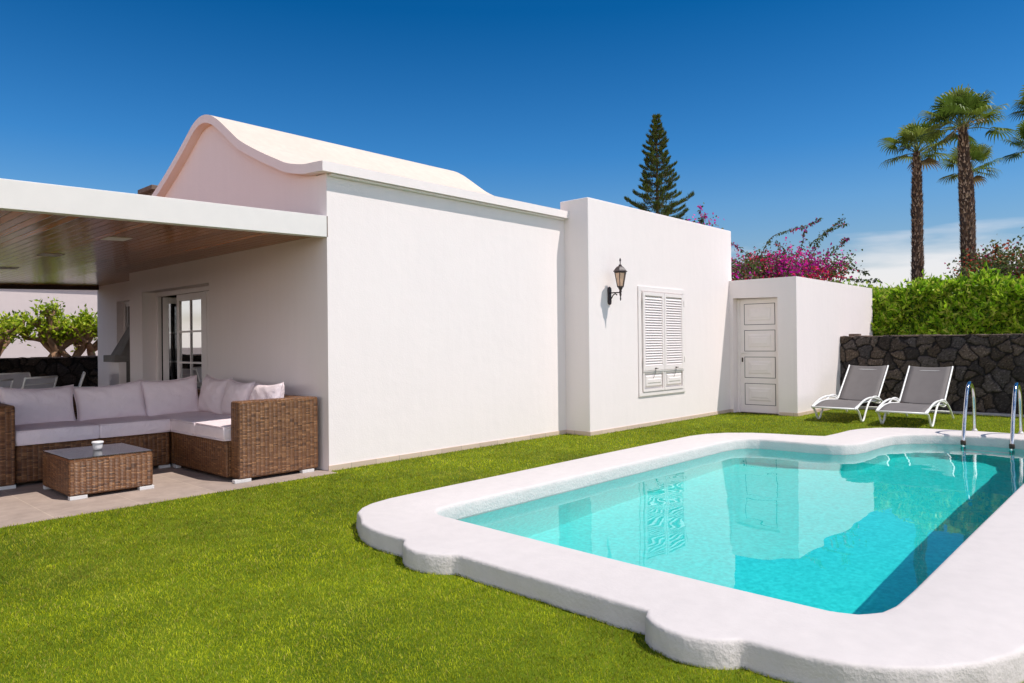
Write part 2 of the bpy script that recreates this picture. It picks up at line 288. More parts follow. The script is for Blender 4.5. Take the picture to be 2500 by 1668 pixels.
M['amber'] = simple('amber_lamp_glass', (0.72, 0.46, 0.32), rough=0.25, var=0.1, scale=20)
M['diffuser'] = simple('frosted_diffuser', (0.75, 0.72, 0.68), rough=0.5, var=0.01)

# ------------------------------------------------------------------ mesh helpers
def tag(o, label=None, cat=None, group=None, kind=None):
    if label: o['label'] = label
    if cat: o['category'] = cat
    if group: o['group'] = group
    if kind: o['kind'] = kind
    return o
def empty(name, loc=(0, 0, 0), rz=0.0, label=None, cat=None, group=None):
    o = bpy.data.objects.new(name, None); COL.objects.link(o); o.location = loc; o.rotation_euler = (0, 0, rz); o.empty_display_size = 0.2
    return tag(o, label, cat, group)
class MB:
    def __init__(s): s.v = []; s.f = []; s.uv = []
    def face(s, pts, uv=None):
        i = len(s.v); s.v += [tuple(p) for p in pts]; s.f.append(list(range(i, i + len(pts)))); s.uv.append(uv or [(0, 0)] * len(pts))
    def box(s, x0, x1, y0, y1, z0, z1, uvm=False):
        P = lambda x, y, z: (x, y, z)
        F = [([P(x0, y0, z0), P(x1, y0, z0), P(x1, y0, z1), P(x0, y0, z1)], lambda p: (p[0], p[2])),
             ([P(x1, y0, z0), P(x1, y1, z0), P(x1, y1, z1), P(x1, y0, z1)], lambda p: (p[1], p[2])),
             ([P(x1, y1, z0), P(x0, y1, z0), P(x0, y1, z1), P(x1, y1, z1)], lambda p: (p[0], p[2])),
             ([P(x0, y1, z0), P(x0, y0, z0), P(x0, y0, z1), P(x0, y1, z1)], lambda p: (p[1], p[2])),
             ([P(x0, y0, z1), P(x1, y0, z1), P(x1, y1, z1), P(x0, y1, z1)], lambda p: (p[0], p[1])),
             ([P(x0, y1, z0), P(x1, y1, z0), P(x1, y0, z0), P(x0, y0, z0)], lambda p: (p[0], p[1]))]
        b0 = len(s.v); s.v += [P(x0, y0, z0), P(x1, y0, z0), P(x1, y1, z0), P(x0, y1, z0), P(x0, y0, z1), P(x1, y0, z1), P(x1, y1, z1), P(x0, y1, z1)]
        idx = [[0, 1, 5, 4], [1, 2, 6, 5], [2, 3, 7, 6], [3, 0, 4, 7], [4, 5, 6, 7], [3, 2, 1, 0]]
        for ii, (pts, fu) in zip(idx, F):
            s.f.append([b0 + k for k in ii]); s.uv.append([fu(p) for p in pts])
        return s
    def poly(s, pts, uvs=None):
        s.face(pts, uvs); return s
    def prism(s, P, Q):
        """P, Q: two rings of 3D points (same order); caps + sides"""
        n = len(P); b0 = len(s.v); s.v += [tuple(p) for p in P] + [tuple(q) for q in Q]
        s.f.append([b0 + k for k in range(n)][::-1]); s.uv.append([(0, 0)] * n)
        s.f.append([b0 + n + k for k in range(n)]); s.uv.append([(0, 0)] * n)
        for k in range(n):
            j = (k + 1) % n; s.f.append([b0 + k, b0 + j, b0 + n + j, b0 + n + k]); s.uv.append([(0, 0)] * 4)
        return s
    def tube(s, pts, r, seg=8, cap=True):
        pts = [Vector(p) for p in pts]; n = len(pts); rr = r if hasattr(r, '__len__') else [r] * n
        b0 = len(s.v); up = None
        for k, p in enumerate(pts):
            t = (pts[min(k + 1, n - 1)] - pts[max(k - 1, 0)]).normalized()
            if up is None:
                up = Vector((0, 0, 1)) if abs(t.z) < 0.9 else Vector((1, 0, 0))
            a = t.cross(up)
            if a.length < 1e-4: a = t.cross(Vector((0, 1, 0)))
            a.normalize(); up = a.cross(t).normalized()
            for q in range(seg):
                an = 2 * math.pi * q / seg; s.v.append(tuple(p + (a * math.cos(an) + up * math.sin(an)) * rr[k]))
        for k in range(n - 1):
            for q in range(seg):
                j = (q + 1) % seg; s.f.append([b0 + k * seg + q, b0 + k * seg + j, b0 + (k + 1) * seg + j, b0 + (k + 1) * seg + q]); s.uv.append([(0, 0)] * 4)
        if cap:
            s.f.append([b0 + q for q in range(seg)][::-1]); s.uv.append([(0, 0)] * seg)
            s.f.append([b0 + (n - 1) * seg + q for q in range(seg)]); s.uv.append([(0, 0)] * seg)
        return s
    def lathe(s, prof, c=(0, 0, 0), seg=20, rot=0.0):
        b0 = len(s.v)
        for r, z in prof:
            for q in range(seg):
                an = 2 * math.pi * q / seg + rot; s.v.append((c[0] + r * math.cos(an), c[1] + r * math.sin(an), c[2] + z))
        for k in range(len(prof) - 1):
            for q in range(seg):
                j = (q + 1) % seg; s.f.append([b0 + k * seg + q, b0 + k * seg + j, b0 + (k + 1) * seg + j, b0 + (k + 1) * seg + q]); s.uv.append([(0, 0)] * 4)
        s.f.append([b0 + q for q in range(seg)][::-1]); s.uv.append([(0, 0)] * seg)
        s.f.append([b0 + (len(prof) - 1) * seg + q for q in range(seg)]); s.uv.append([(0, 0)] * seg)
        return s
    def build(s, name, mat, parent=None, smooth=False, bevel=0.0, bseg=2, autos=None, subs=0):
        me = bpy.data.meshes.new(name); me.from_pydata(s.v, [], s.f)
        ul = me.uv_layers.new(name='UVMap'); flat = []
        for u in s.uv:
            for a in u: flat += [a[0], a[1]]
        ul.data.foreach_set('uv', flat)
        bm = bmesh.new(); bm.from_mesh(me); bmesh.ops.recalc_face_normals(bm, faces=bm.faces); bm.to_mesh(me); bm.free()
        me.materials.append(mat); me.update()
        if smooth: me.polygons.foreach_set('use_smooth', [True] * len(me.polygons))
        o = bpy.data.objects.new(name, me); COL.objects.link(o)
        if parent: o.parent = parent
        if subs:
            md = o.modifiers.new('subd', 'SUBSURF'); md.levels = subs; md.render_levels = subs
        if bevel:
            md = o.modifiers.new('bevel', 'BEVEL'); md.width = bevel; md.segments = bseg; md.limit_method = 'ANGLE'; md.angle_limit = math.radians(40)
            me.polygons.foreach_set('use_smooth', [True] * len(me.polygons))
            wn_ = o.modifiers.new('wn', 'WEIGHTED_NORMAL'); wn_.keep_sharp = True
        if autos is not None:
            me.polygons.foreach_set('use_smooth', [True] * len(me.polygons)); me.set_sharp_from_angle(angle=math.radians(autos))
        return o
def from_np(name, V, F, mat, parent=None, col=None, smooth=False):
    """V (n,3), F (m,k) int, col (n,3) vertex colours"""
    me = bpy.data.meshes.new(name); k = F.shape[1]
    me.vertices.add(len(V)); me.vertices.foreach_set('co', V.astype(np.float32).ravel())
    me.loops.add(F.size); me.loops.foreach_set('vertex_index', F.astype(np.int32).ravel())
    me.polygons.add(len(F)); me.polygons.foreach_set('loop_start', np.arange(0, F.size, k, dtype=np.int32))
    me.polygons.foreach_set('use_smooth', np.full(len(F), smooth, dtype=bool))
    if col is not None:
        a = me.color_attributes.new('col', 'FLOAT_COLOR', 'POINT'); c4 = np.ones((len(V), 4), np.float32); c4[:, :3] = col; a.data.foreach_set('color', c4.ravel())
    me.update(calc_edges=True); me.validate(); me.materials.append(mat)
    o = bpy.data.objects.new(name, me); COL.objects.link(o)
    if parent: o.parent = parent
    return o
def catmull(pts, n=6, closed=False):
    P = [Vector(p) for p in pts]; out = []; L = len(P)
    rngk = range(L) if closed else range(L - 1)
    for k in rngk:
        if closed: p0, p1, p2, p3 = P[(k - 1) % L], P[k], P[(k + 1) % L], P[(k + 2) % L]
        else: p0, p1, p2, p3 = P[max(k - 1, 0)], P[k], P[k + 1], P[min(k + 2, L - 1)]
        for i in range(n):
            t = i / n; out.append(0.5 * ((2 * p1) + (p2 - p0) * t + (2 * p0 - 5 * p1 + 4 * p2 - p3) * t * t + (3 * p1 - p0 - 3 * p2 + p3) * t ** 3))
    if not closed: out.append(P[-1])
    return out

# ------------------------------------------------------------------ setting: ground, lawn, patio
# pool outlines (plan, metres)
OUT = [(3.033, 4.31), (3.10, 4.44), (3.20, 4.53), (3.335, 4.60), (3.549, 4.645), (4.096, 4.66), (5.095, 4.665), (6.81, 4.68), (8.45, 4.68), (8.78, 4.62), (9.06, 4.46), (9.28, 4.18), (9.37, 3.9), (9.42, 3.62), (9.513, 3.33), (9.9, 3.30), (10.35, 3.285), (10.62, 3.22), (10.83, 3.10), (11.03, 2.88), (11.17, 2.55), (11.25, 2.0), (11.26, 1.45), (11.2, 1.02), (11.02, 0.68), (10.7, 0.46), (10.2, 0.38), (7.0, 0.37), (4.2, 0.38), (3.65, 0.41), (3.4, 0.46), (3.22, 0.54), (3.05, 0.66), (2.93, 0.80), (2.86, 0.94), (2.822, 1.12), (2.818, 1.322)]
OUT += [(2.765, 1.36), (2.715, 1.43), (2.69, 1.52), (2.695, 1.61), (2.725, 1.70), (2.775, 1.765), (2.836, 1.795)]
OUT += [(2.84, 2.1), (2.846, 2.5), (2.853, 2.9), (2.856, 3.10), (2.80, 3.155), (2.755, 3.23), (2.735, 3.33), (2.75, 3.43), (2.79, 3.52), (2.867, 3.60), (2.862, 3.83), (2.884, 4.0), (2.93, 4.15)]
INN = [(3.45, 3.90), (3.475, 3.97), (3.53, 4.03), (3.62, 4.07), (3.75, 4.083), (4.98, 4.085), (6.6, 4.085), (8.2, 4.085), (8.48, 4.06), (8.65, 3.98), (8.74, 3.84), (8.76, 3.6), (8.765, 3.25), (8.80, 3.02), (8.88, 2.88), (9.02, 2.79), (9.25, 2.745), (9.75, 2.725), (10.1, 2.68), (10.35, 2.54), (10.55, 2.3), (10.67, 2.0), (10.70, 1.7), (10.66, 1.4), (10.55, 1.18), (10.35, 1.03), (10.0, 0.965), (7.5, 0.965), (5.3, 0.965), (3.95, 0.962), (3.65, 0.968), (3.52, 0.995), (3.43, 1.06), (3.39, 1.16), (3.385, 1.7), (3.395, 2.36), (3.41, 2.8), (3.43, 3.4)]
def inside(pts, px, py):
    r = np.zeros(px.shape, bool); n = len(pts)
    for i in range(n):
        x0, y0 = pts[i]; x1, y1 = pts[(i + 1) % n]
        if y0 == y1: continue
        c = ((y0 > py) != (y1 > py)) & (px < (x1 - x0) * (py - y0) / (y1 - y0) + x0); r ^= c
    return r
LAWN = [(-6, -6), (15.05, -6), (15.05, 4.945), (12.82, 4.945), (12.82, 6.22), (8.37, 6.22), (8.37, 6.66), (4.3, 6.66), (4.3, 6.5), (-6, 6.5)]
# lawn sheet with a hole for the pool
bm = bmesh.new()
def ring(bm, pts, z):
    vs = [bm.verts.new((x, y, z)) for x, y in pts]; return [bm.edges.new((vs[i], vs[(i + 1) % len(vs)])) for i in range(len(vs))]
mid = [((a[0]), (a[1])) for a in OUT]
cen = Vector((7.0, 2.3, 0))
shr = []
for k, p in enumerate(mid):
    shr.append((p[0] + (0.1 if p[0] < 5 else (-0.1 if p[0] > 9.2 else 0)), p[1] + (0.1 if p[1] < 0.7 else (-0.1 if p[1] > 3.2 else 0))))
ed = ring(bm, LAWN, 0.0) + ring(bm, shr, 0.0)
bmesh.ops.triangle_fill(bm, edges=ed, use_beauty=True)
me = bpy.data.meshes.new('lawn'); bm.to_mesh(me); bm.free(); me.materials.append(M['lawn'])
lawn = bpy.data.objects.new('lawn', me); COL.objects.link(lawn); tag(lawn, kind='structure')
bm = bmesh.new(); ed = ring(bm, [(-600, -600), (900, -600), (900, 900), (-600, 900)], -0.03) + ring(bm, shr, -0.03); bmesh.ops.triangle_fill(bm, edges=ed, use_beauty=True)
me = bpy.data.meshes.new('ground'); bm.to_mesh(me); bm.free(); me.materials.append(simple('dry_volcanic_ground', (0.22, 0.16, 0.12), var=0.3, scale=0.5))
g = bpy.data.objects.new('ground', me); COL.objects.link(g); tag(g, kind='structure')
# turf blades
def make_grass():
    n = 900000
    d = 2.3 * (15.5 / 2.3) ** rng.random(n)              # log-uniform distance -> density falls with distance squared
    az = np.radians(rng.uniform(-58, 52, n))
    keep = rng.random(n) < np.clip((d / 5.0) ** 0.55, 0.55, 1)
    d, az = d[keep], az[keep]
    rx, ry = R_.x, R_.y; fx, fy = F_.x, F_.y
    x = d * (np.cos(az) * fx + np.sin(az) * rx); y = d * (np.cos(az) * fy + np.sin(az) * ry)
    k = inside(LAWN, x, y) & ~inside(OUT, x, y) & (y > -5.5)
    x, y, d = x[k], y[k], d[k]; n = len(x)
    sc = (d / 3.2).clip(0.8, 3.2)
    h = rng.uniform(0.007, 0.018, n) * sc ** 0.35; w = 0.00095 * sc ** 0.85 * rng.uniform(0.8, 1.3, n)
    a = rng.uniform(0, 2 * np.pi, n); lean = rng.uniform(0.2, 1.3, n) * h; la = rng.uniform(0, 2 * np.pi, n)
    def vnoise(sc_, seed):
        G_ = np.random.default_rng(seed).random((512, 512)); u, v = (x + 40) / sc_, (y + 40) / sc_; i, j = np.floor(u).astype(int), np.floor(v).astype(int); fu, fv = u - i, v - j
        fu, fv = fu * fu * (3 - 2 * fu), fv * fv * (3 - 2 * fv); i0, i1, j0, j1 = i % 512, (i + 1) % 512, j % 512, (j + 1) % 512
        return (G_[i0, j0] * (1 - fu) + G_[i1, j0] * fu) * (1 - fv) + (G_[i0, j1] * (1 - fu) + G_[i1, j1] * fu) * fv
    patch = (vnoise(1.3, 1) - .5) * 0.9 + (vnoise(.35, 2) - .5) * 0.7 + (vnoise(.07, 3) - .5) * 1.1
    dry = np.clip((vnoise(.9, 5) + .5 * vnoise(.22, 6) - .85) * 2.2, 0, 1)
    V = np.zeros((n, 5, 3)); dx, dy = np.cos(a) * w, np.sin(a) * w; lx, ly = np.cos(la) * lean, np.sin(la) * lean
    V[:, 0] = np.stack([x - dx, y - dy, np.full(n, -0.002)], 1); V[:, 1] = np.stack([x + dx, y + dy, np.full(n, -0.002)], 1)
    V[:, 2] = np.stack([x + dx * .8 + lx * .4, y + dy * .8 + ly * .4, h * .65], 1); V[:, 3] = np.stack([x - dx * .8 + lx * .4, y - dy * .8 + ly * .4, h * .65], 1)
    V[:, 4] = np.stack([x + lx, y + ly, h], 1)
    b = np.arange(n)[:, None] * 5
    F = np.concatenate([b + [0, 1, 2], b + [0, 2, 3], b + [3, 2, 4]])
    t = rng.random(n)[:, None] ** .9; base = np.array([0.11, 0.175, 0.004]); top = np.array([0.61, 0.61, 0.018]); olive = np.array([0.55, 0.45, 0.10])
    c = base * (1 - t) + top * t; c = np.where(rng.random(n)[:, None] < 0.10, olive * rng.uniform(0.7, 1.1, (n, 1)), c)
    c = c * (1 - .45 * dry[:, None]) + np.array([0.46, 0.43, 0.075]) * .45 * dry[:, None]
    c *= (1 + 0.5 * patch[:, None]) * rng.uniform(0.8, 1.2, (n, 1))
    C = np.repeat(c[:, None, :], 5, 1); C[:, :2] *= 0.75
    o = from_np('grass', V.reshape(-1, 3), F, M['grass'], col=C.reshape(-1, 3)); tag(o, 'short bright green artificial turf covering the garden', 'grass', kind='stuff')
make_grass()
p = MB().box(-6, 4.3, 6.5, 16.19, -0.1, 0.004); p = p.build('patio', M['patio']); tag(p, kind='structure')
p = MB().box(4.3, 4.87, 12.35, 16.19, -0.1, 0.003).build('patio_recess', M['patio']); tag(p, kind='structure')

# ------------------------------------------------------------------ pool
pool = empty('swimming_pool', (7, 2.4, 0), label='L shaped swimming pool with scalloped white surround, filled with turquoise water', cat='swimming pool')
def resample(pts, n, sm=True):
    P = [Vector((a[0], a[1], 0)) for a in pts]; P.append(P[0]); L = [0]
    for a, b_ in zip(P, P[1:]): L.append(L[-1] + (b_ - a).length)
    out = []; k = 0
    for i in range(n):
        s = L[-1] * i / n
        while L[k + 1] < s: k += 1
        out.append(P[k].lerp(P[k + 1], (s - L[k]) / (L[k + 1] - L[k])))
    return out
def ccw(pts):
    a = sum(pts[i][0] * pts[(i + 1) % len(pts)][1] - pts[(i + 1) % len(pts)][0] * pts[i][1] for i in range(len(pts)))
    return pts if a > 0 else pts[::-1]
def offset(pts, d):
    """move a ccw ring outward by d"""
    n = len(pts); out = []
    for i in range(n):
        t = (pts[(i + 1) % n] - pts[i - 1]).normalized(); out.append(pts[i] + Vector((t.y, -t.x, 0)) * d)
    return out
OO = resample(ccw(OUT), 700); II = resample(ccw(INN), 500)
def lower(ring_, d, z): return [Vector((q.x, q.y, z)) for q in offset(ring_, d)]
def rough_ring(r, amp, seed):
    o = []
    for i, q in enumerate(r):
        s = math.sin(i * 0.71 + seed) * 0.4 + math.sin(i * 0.23 + seed * 2) * 0.6 + random.uniform(-0.5, 0.5)
        o.append(q + Vector((s * amp, math.cos(i * 0.37 + seed) * amp * 0.6, 0)))
    return o
bm = bmesh.new()
def add_ring(pts): return [bm.verts.new(q) for q in pts]
T = 0.12
orings = [add_ring(rough_ring(lower(OO, 0.008, -0.06), .007, 1)), add_ring(rough_ring(lower(OO, 0.004, 0.0), .007, 1)), add_ring(rough_ring(lower(OO, 0.0, 0.05), .007, 2)), add_ring(lower(OO, 0.0, T - 0.022)), add_ring(lower(OO, -0.004, T - 0.009)), add_ring(lower(OO, -0.011, T - 0.002)), add_ring(lower(OO, -0.024, T))]
irings = [add_ring(lower(II, 0.03, T)), add_ring(lower(II, 0.014, T - 0.004)), add_ring(lower(II, 0.004, T - 0.014)), add_ring(lower(II, 0.0, T - 0.035)), add_ring(lower(II, -0.005, 0.03)), add_ring(lower(II, -0.004, -0.04))]
def bridge(a, b_):
    n = len(a)
    for i in range(n):
        f = bm.faces.new((a[i], a[(i + 1) % n], b_[(i + 1) % n], b_[i])); f.smooth = True
for a, b_ in zip(orings, orings[1:]): bridge(a, b_)
for a, b_ in zip(irings, irings[1:]): bridge(a, b_)
bm.edges.ensure_lookup_table()
def loop_edges(v): return [bm.edges.get((v[i], v[(i + 1) % len(v)])) for i in range(len(v))]
r = bmesh.ops.triangle_fill(bm, edges=loop_edges(orings[-1]) + loop_edges(irings[0]), use_beauty=True)
for f in bm.faces: f.smooth = True
bmesh.ops.recalc_face_normals(bm, faces=bm.faces)
me = bpy.data.meshes.new('coping'); bm.to_mesh(me); bm.free(); me.materials.append(M['coping'])
me.set_sharp_from_angle(angle=math.radians(50))
cop = bpy.data.objects.new('coping', me); COL.objects.link(cop); cop.parent = pool; cop.location = (-7, -2.4, 0)
bas = MB(); fl_z = -1.05
w0 = lower(II, -0.004, -0.04); w1_ = lower(II, -0.008, fl_z + 0.06); w2 = lower(II, -0.03, fl_z); n = len(w0)
b0 = 0; bas.v = [tuple(q) for q in w0] + [tuple(q) for q in w1_] + [tuple(q) for q in w2]
for k in range(2):
    for i in range(n):
        j = (i + 1) % n; bas.f.append([k * n + i, k * n + j, (k + 1) * n + j, (k + 1) * n + i]); bas.uv.append([(0, 0)] * 4)
ob = bas.build('basin', M['lining'], pool, smooth=True); ob.location = (-7, -2.4, 0)
def sheet(name, pts, mat):
    bm = bmesh.new(); ed = ring(bm, [(q.x, q.y) for q in pts], pts[0].z); bmesh.ops.triangle_fill(bm, edges=ed, use_beauty=True)
    for f in bm.faces:
        if f.normal.z < 0: f.normal_flip()
    me = bpy.data.meshes.new(name); bm.to_mesh(me); bm.free(); me.materials.append(mat); o = bpy.data.objects.new(name, me); COL.objects.link(o); return o
flo = sheet('basin_floor', w2, M['lining']); flo.parent = pool; flo.location = (-7, -2.4, 0)
def water_sheet():
    st = 0.03; xs = np.arange(3.3, 10.85, st); ys = np.arange(0.88, 4.18, st); X, Y = np.meshgrid(xs, ys, indexing='ij'); Z = np.zeros_like(X); rs = np.random.default_rng(12)
    for lam, amp, k in ((1.7, .0011, 3), (.75, .00068, 5), (.38, .00034, 7), (.2, .00012, 7)):
        for _ in range(k):
            a = rs.uniform(0, 6.28); w = 2 * math.pi / (lam * rs.uniform(.75, 1.3)); Z += amp / math.sqrt(k) * np.sin((X * math.cos(a) + Y * math.sin(a)) * w + rs.uniform(0, 6.28) + .8 * np.sin(X * .9 + Y * 1.3))
    calm = 0.35 + 0.65 * np.clip(0.4 + 0.6 * np.sin(X * 1.1 + 1.2) * np.cos(Y * 1.7), 0, 1); Z *= calm
    ring_ = [(q.x, q.y) for q in lower(II, 0.07, 0)]; ok = inside(ring_, X, Y); ny = len(ys)
    V = np.stack([X, Y, Z], -1).reshape(-1, 3); keepf = ok[:-1, :-1] & ok[1:, :-1] & ok[1:, 1:] & ok[:-1, 1:]
    i, j = np.nonzero(keepf); b = i * ny + j; F = np.stack([b, b + ny, b + ny + 1, b + 1], 1); u, inv = np.unique(F, return_inverse=True)
    return from_np('water', V[u], inv.reshape(F.shape), M['water'], smooth=True)
wat = water_sheet(); tag(wat, kind='structure')
wat.cycles.is_caustics_caster = True
for q in (ob, flo, cop): q.cycles.is_caustics_receiver = True

# ladder with two stainless rails
lad = empty('pool_ladder', (11.24, 1.72, 0.12), label='polished steel pool ladder standing at the far end of the pool', cat='pool ladder')
def ladder_rail(y):
    b = MB(); pts = [(0, y, 0), (-0.01, y, 0.33), (-0.05, y, 0.5), (-0.13, y, 0.60), (-0.24, y, 0.655), (-0.34, y, 0.64), (-0.43, y, 0.57), (-0.52, y, 0.42), (-0.60, y, 0.24), (-0.66, y, 0.08), (-0.70, y, -0.05), (-0.71, y, -0.16), (-0.71, y, -0.9)]
    b.tube(catmull(pts, 6), 0.0215, 14); rl = b.build('rail', M['steel'], lad, smooth=True)
    MB().lathe([(0.034, 0), (0.034, 0.01), (0.026, 0.016), (0.022, 0.03)], (0, y, 0.002), 18).build('base_flange', M['alu'], rl, smooth=True)
    MB().lathe([(0.026, -0.02), (0.031, -0.01), (0.031, 0.03), (0.026, 0.04)], (-0.71, y, -0.09), 16).build('rubber_collar', M['rubber'], rl, smooth=True)
ladder_rail(0.255); ladder_rail(-0.255)
for z in (-0.42, -0.68):
    MB().box(-0.76, -0.68, -0.26, 0.26, z - 0.012, z + 0.012).build('step', M['alu'], lad, bevel=0.004)

# ------------------------------------------------------------------ the house
house = empty('white_house', (0, 0, 0), label='single storey white rendered villa with curved ridge roof and wooden veranda ceiling', cat='house')
def hp(mb, name, mat, par=None, **k): return mb.build(name, mat, par or house, **k)
PROF = [(6.56, 3.295), (6.774, 3.31), (6.962, 3.325), (7.278, 3.395), (7.55, 3.50), (7.826, 3.612), (8.17, 3.765), (8.40, 3.88), (8.60, 4.01), (8.80, 4.145), (8.973, 4.255), (9.15, 4.345), (9.30, 4.39), (9.43, 4.402), (9.56, 4.388), (9.68, 4.35), (9.80, 4.29), (10.099, 4.114), (10.38, 3.96), (10.666, 3.81), (11.121, 3.60), (11.6, 3.42), (12.1, 3.31), (12.6, 3.28)]
pr = catmull([(0, a, b_) for a, b_ in PROF], 4)
th = 0.105
pl = []
for i, q in enumerate(pr):
    t = (pr[min(i + 1, len(pr) - 1)] - pr[max(i - 1, 0)]).normalized(); pl.append(Vector((0, q.y + t.z * th, q.z - t.y * th)))
pl[0] = Vector((0, 6.56, 3.19)); pl[1] = Vector((0, max(pl[1].y, 6.6), 3.192))
# gable wall (one outline with the terrace door notch)
gz = [(q.y, q.z) for q in pl if q.y > 6.90 and q.y < 12.3]
gout = [(6.861, 0), (9.5, 0), (9.5, 2.205), (11.82, 2.205), (11.82, 0), (12.35, 0), (12.35, 3.2)] + gz[::-1] + [(6.861, 3.22)]
mb = MB().prism([(4.3, a, z) for a, z in gout], [(4.52, a, z) for a, z in gout]); hp(mb, 'gable_wall', M['wall'])
mb = MB().box(4.3, 8.369, 6.657, 6.8605, 0, 3.196); hp(mb, 'front_wall', M['wall'])
roof_t = MB()
X0, X1 = 4.19, 8.50
def roof_slab():
    n = len(pr); b = MB(); b.v = [(X0, q.y, q.z) for q in pr] + [(X1, q.y, q.z) for q in pr] + [(X0, q.y, q.z) for q in pl] + [(X1, q.y, q.z) for q in pl]
    top = [[i, i + n, i + n + 1, i + 1] for i in range(n - 1)]; bot = [[2 * n + i, 2 * n + i + 1, 3 * n + i + 1, 3 * n + i] for i in range(n - 1)]
    sd_ = [[i, i + 1, 2 * n + i + 1, 2 * n + i] for i in range(n - 1)] + [[n + i, 3 * n + i, 3 * n + i + 1, n + i + 1] for i in range(n - 1)] + [[0, 2 * n, 3 * n, n], [n - 1, 2 * n - 1, 4 * n - 1, 3 * n - 1]]
    b.f = top + bot + sd_; b.uv = [[(0, 0)] * 4 for _ in b.f]
    o = b.build('roof', M['roof'], house, autos=40); o.data.materials.append(M['wall'])
    for p_ in o.data.polygons:
        if p_.normal.z < 0.35 and p_.normal.y < 0.9 or p_.normal.z < 0: p_.material_index = 1
    return o
roof_slab()
# cornice under the eaves
hp(MB().box(4.32, 8.32, 6.60, 6.655, 3.165, 3.192), 'cornice', M['wall'], bevel=0.012)
# taller block and annex
hp(MB().box(8.37, 12.936, 6.215, 6.733, 0, 3.46), 'tall_wall', M['wall'], bevel=0.012)
hp(MB().box(8.40, 12.90, 6.734, 11.5, 0, 3.2), 'rear_block', M['wall'])
an = [(5.284, 2.145), (6.14, 2.165), (6.14, 0), (6.2145, 0), (6.2145, 2.5), (5.284, 2.5)]
hp(MB().prism([(12.82, a, z) for a, z in an], [(13.03, a, z) for a, z in an]), 'annex_front', M['wall'])
hp(MB().box(12.82, 17.19, 4.94, 5.2838, 0, 2.5), 'annex_side', M['wall'])
hp(MB().box(13.0302, 17.19, 5.2842, 6.2145, 0, 2.4997), 'annex_core', M['wall'])
hp(MB().box(12.94, 17.19, 6.2155, 8.2, 0, 2.4), 'annex_rear', M['wall'])
# recessed back wall under the veranda with a barred window
rc = [(12.35, 0), (16.0, 0), (16.0, 2.56), (12.35, 2.56)]
hp(MB().box(4.87, 5.1, 12.352, 13.9, 0, 3.0), 'recess_wall', M['wall'])
hp(MB().box(4.87, 5.1, 13.9, 14.64, 0, 1.10), 'recess_wall', M['wall'])
hp(MB().box(4.87, 5.1, 13.9, 14.64, 2.21, 3.0), 'recess_wall', M['wall'])
hp(MB().box(4.87, 5.1, 14.64, 15.70, 0, 3.0), 'recess_wall', M['wall'])
hp(MB().box(4.5202, 5.1, 12.15, 12.3495, 0, 3.1), 'return_wall', M['wall'])
wf = MB().box(4.99, 5.03, 13.9, 14.64, 1.10, 1.16).box(4.99, 5.03, 13.9, 14.64, 2.12, 2.21).box(4.99, 5.03, 13.9, 13.96, 1.16, 2.12).box(4.99, 5.03, 14.58, 14.64, 1.16, 2.12)
wf = hp(wf, 'rear_window', M['door_white'])
bb = MB()
for k in range(5): bb.box(4.975, 4.987, 13.99 + k * 0.13, 14.01 + k * 0.13, 1.12, 2.16)
bb.build('bar', M['door_white'], wf)
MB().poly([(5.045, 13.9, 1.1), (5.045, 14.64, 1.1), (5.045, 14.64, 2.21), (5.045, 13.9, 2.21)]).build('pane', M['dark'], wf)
# skirting tiles and the white bead above them
def skirt(x0, x1, y0, y1):
    hp(MB().box(x0, x1, y0, y1, 0, 0.062), 'skirting', M['skirt'], bevel=0.003)
skirt(4.29, 8.357, 6.644, 6.656); skirt(8.357, 8.369, 6.203, 6.656); skirt(8.37, 12.807, 6.203, 6.214)
skirt(12.808, 12.8195, 6.15, 6.214); skirt(12.808, 12.8195, 4.928, 5.27); skirt(12.82, 15.04, 4.928, 4.9395)

# terrace door: frame, fixed and open leaves
td = MB(); fx = 4.50
td.box(fx, fx + 0.06, 11.74, 11.82, 0, 2.205).box(fx, fx + 0.06, 9.5, 11.74, 2.135, 2.205).box(fx, fx + 0.06, 10.02, 10.12, 0, 2.135).box(fx, fx + 0.06, 9.5, 9.56, 0, 2.135)
td = hp(td, 'terrace_door', M['door_white'], bevel=0.006)
def leaf(y0, y1, x, par, cols=2, rows=4, name='door_leaf'):
    b = MB(); st = 0.085
    b.box(x, x + 0.045, y0, y0 + st, 0.02, 2.13).box(x, x + 0.045, y1 - st, y1, 0.02, 2.13).box(x, x + 0.045, y0 + st, y1 - st, 2.03, 2.13).box(x, x + 0.045, y0 + st, y1 - st, 0.02, 0.20)
    o = b.build(name, M['door_white'], par, bevel=0.006)
    iy0, iy1 = y0 + st, y1 - st
    for c in range(1, cols): yy = iy0 + (iy1 - iy0) * c / cols; MB().box(x + 0.006, x + 0.018, yy - 0.011, yy + 0.011, 0.2, 2.03).build('glazing_bar', M['door_white'], o)
    for r_ in range(1, rows): zz = 0.20 + 1.83 * r_ / rows; MB().box(x + 0.004, x + 0.016, iy0, iy1, zz - 0.013, zz + 0.013).build('glazing_bar', M['door_white'], o)
    MB().poly([(x + 0.022, iy0, 0.2), (x + 0.022, iy1, 0.2), (x + 0.022, iy1, 2.03), (x + 0.022, iy0, 2.03)]).build('pane', M['pane'], o)
    return o
leaf(10.12, 11.04, fx + 0.005, td); leaf(9.56, 10.02, fx + 0.005, td, cols=1)
lo = leaf(0.0, 0.72, 0.0, td, cols=1); lo.location = (4.56, 11.70, 0); lo.rotation_euler = (0, 0, math.radians(-108)); lo['label'] = 'terrace door leaf swung open into the dark room'
hn = MB().tube([(0, 0.665, 1.05), (-0.045, 0.665, 1.05), (-0.05, 0.60, 1.05), (-0.05, 0.54, 1.05)], 0.009, 8).build('handle', M['alu'], lo, smooth=True)
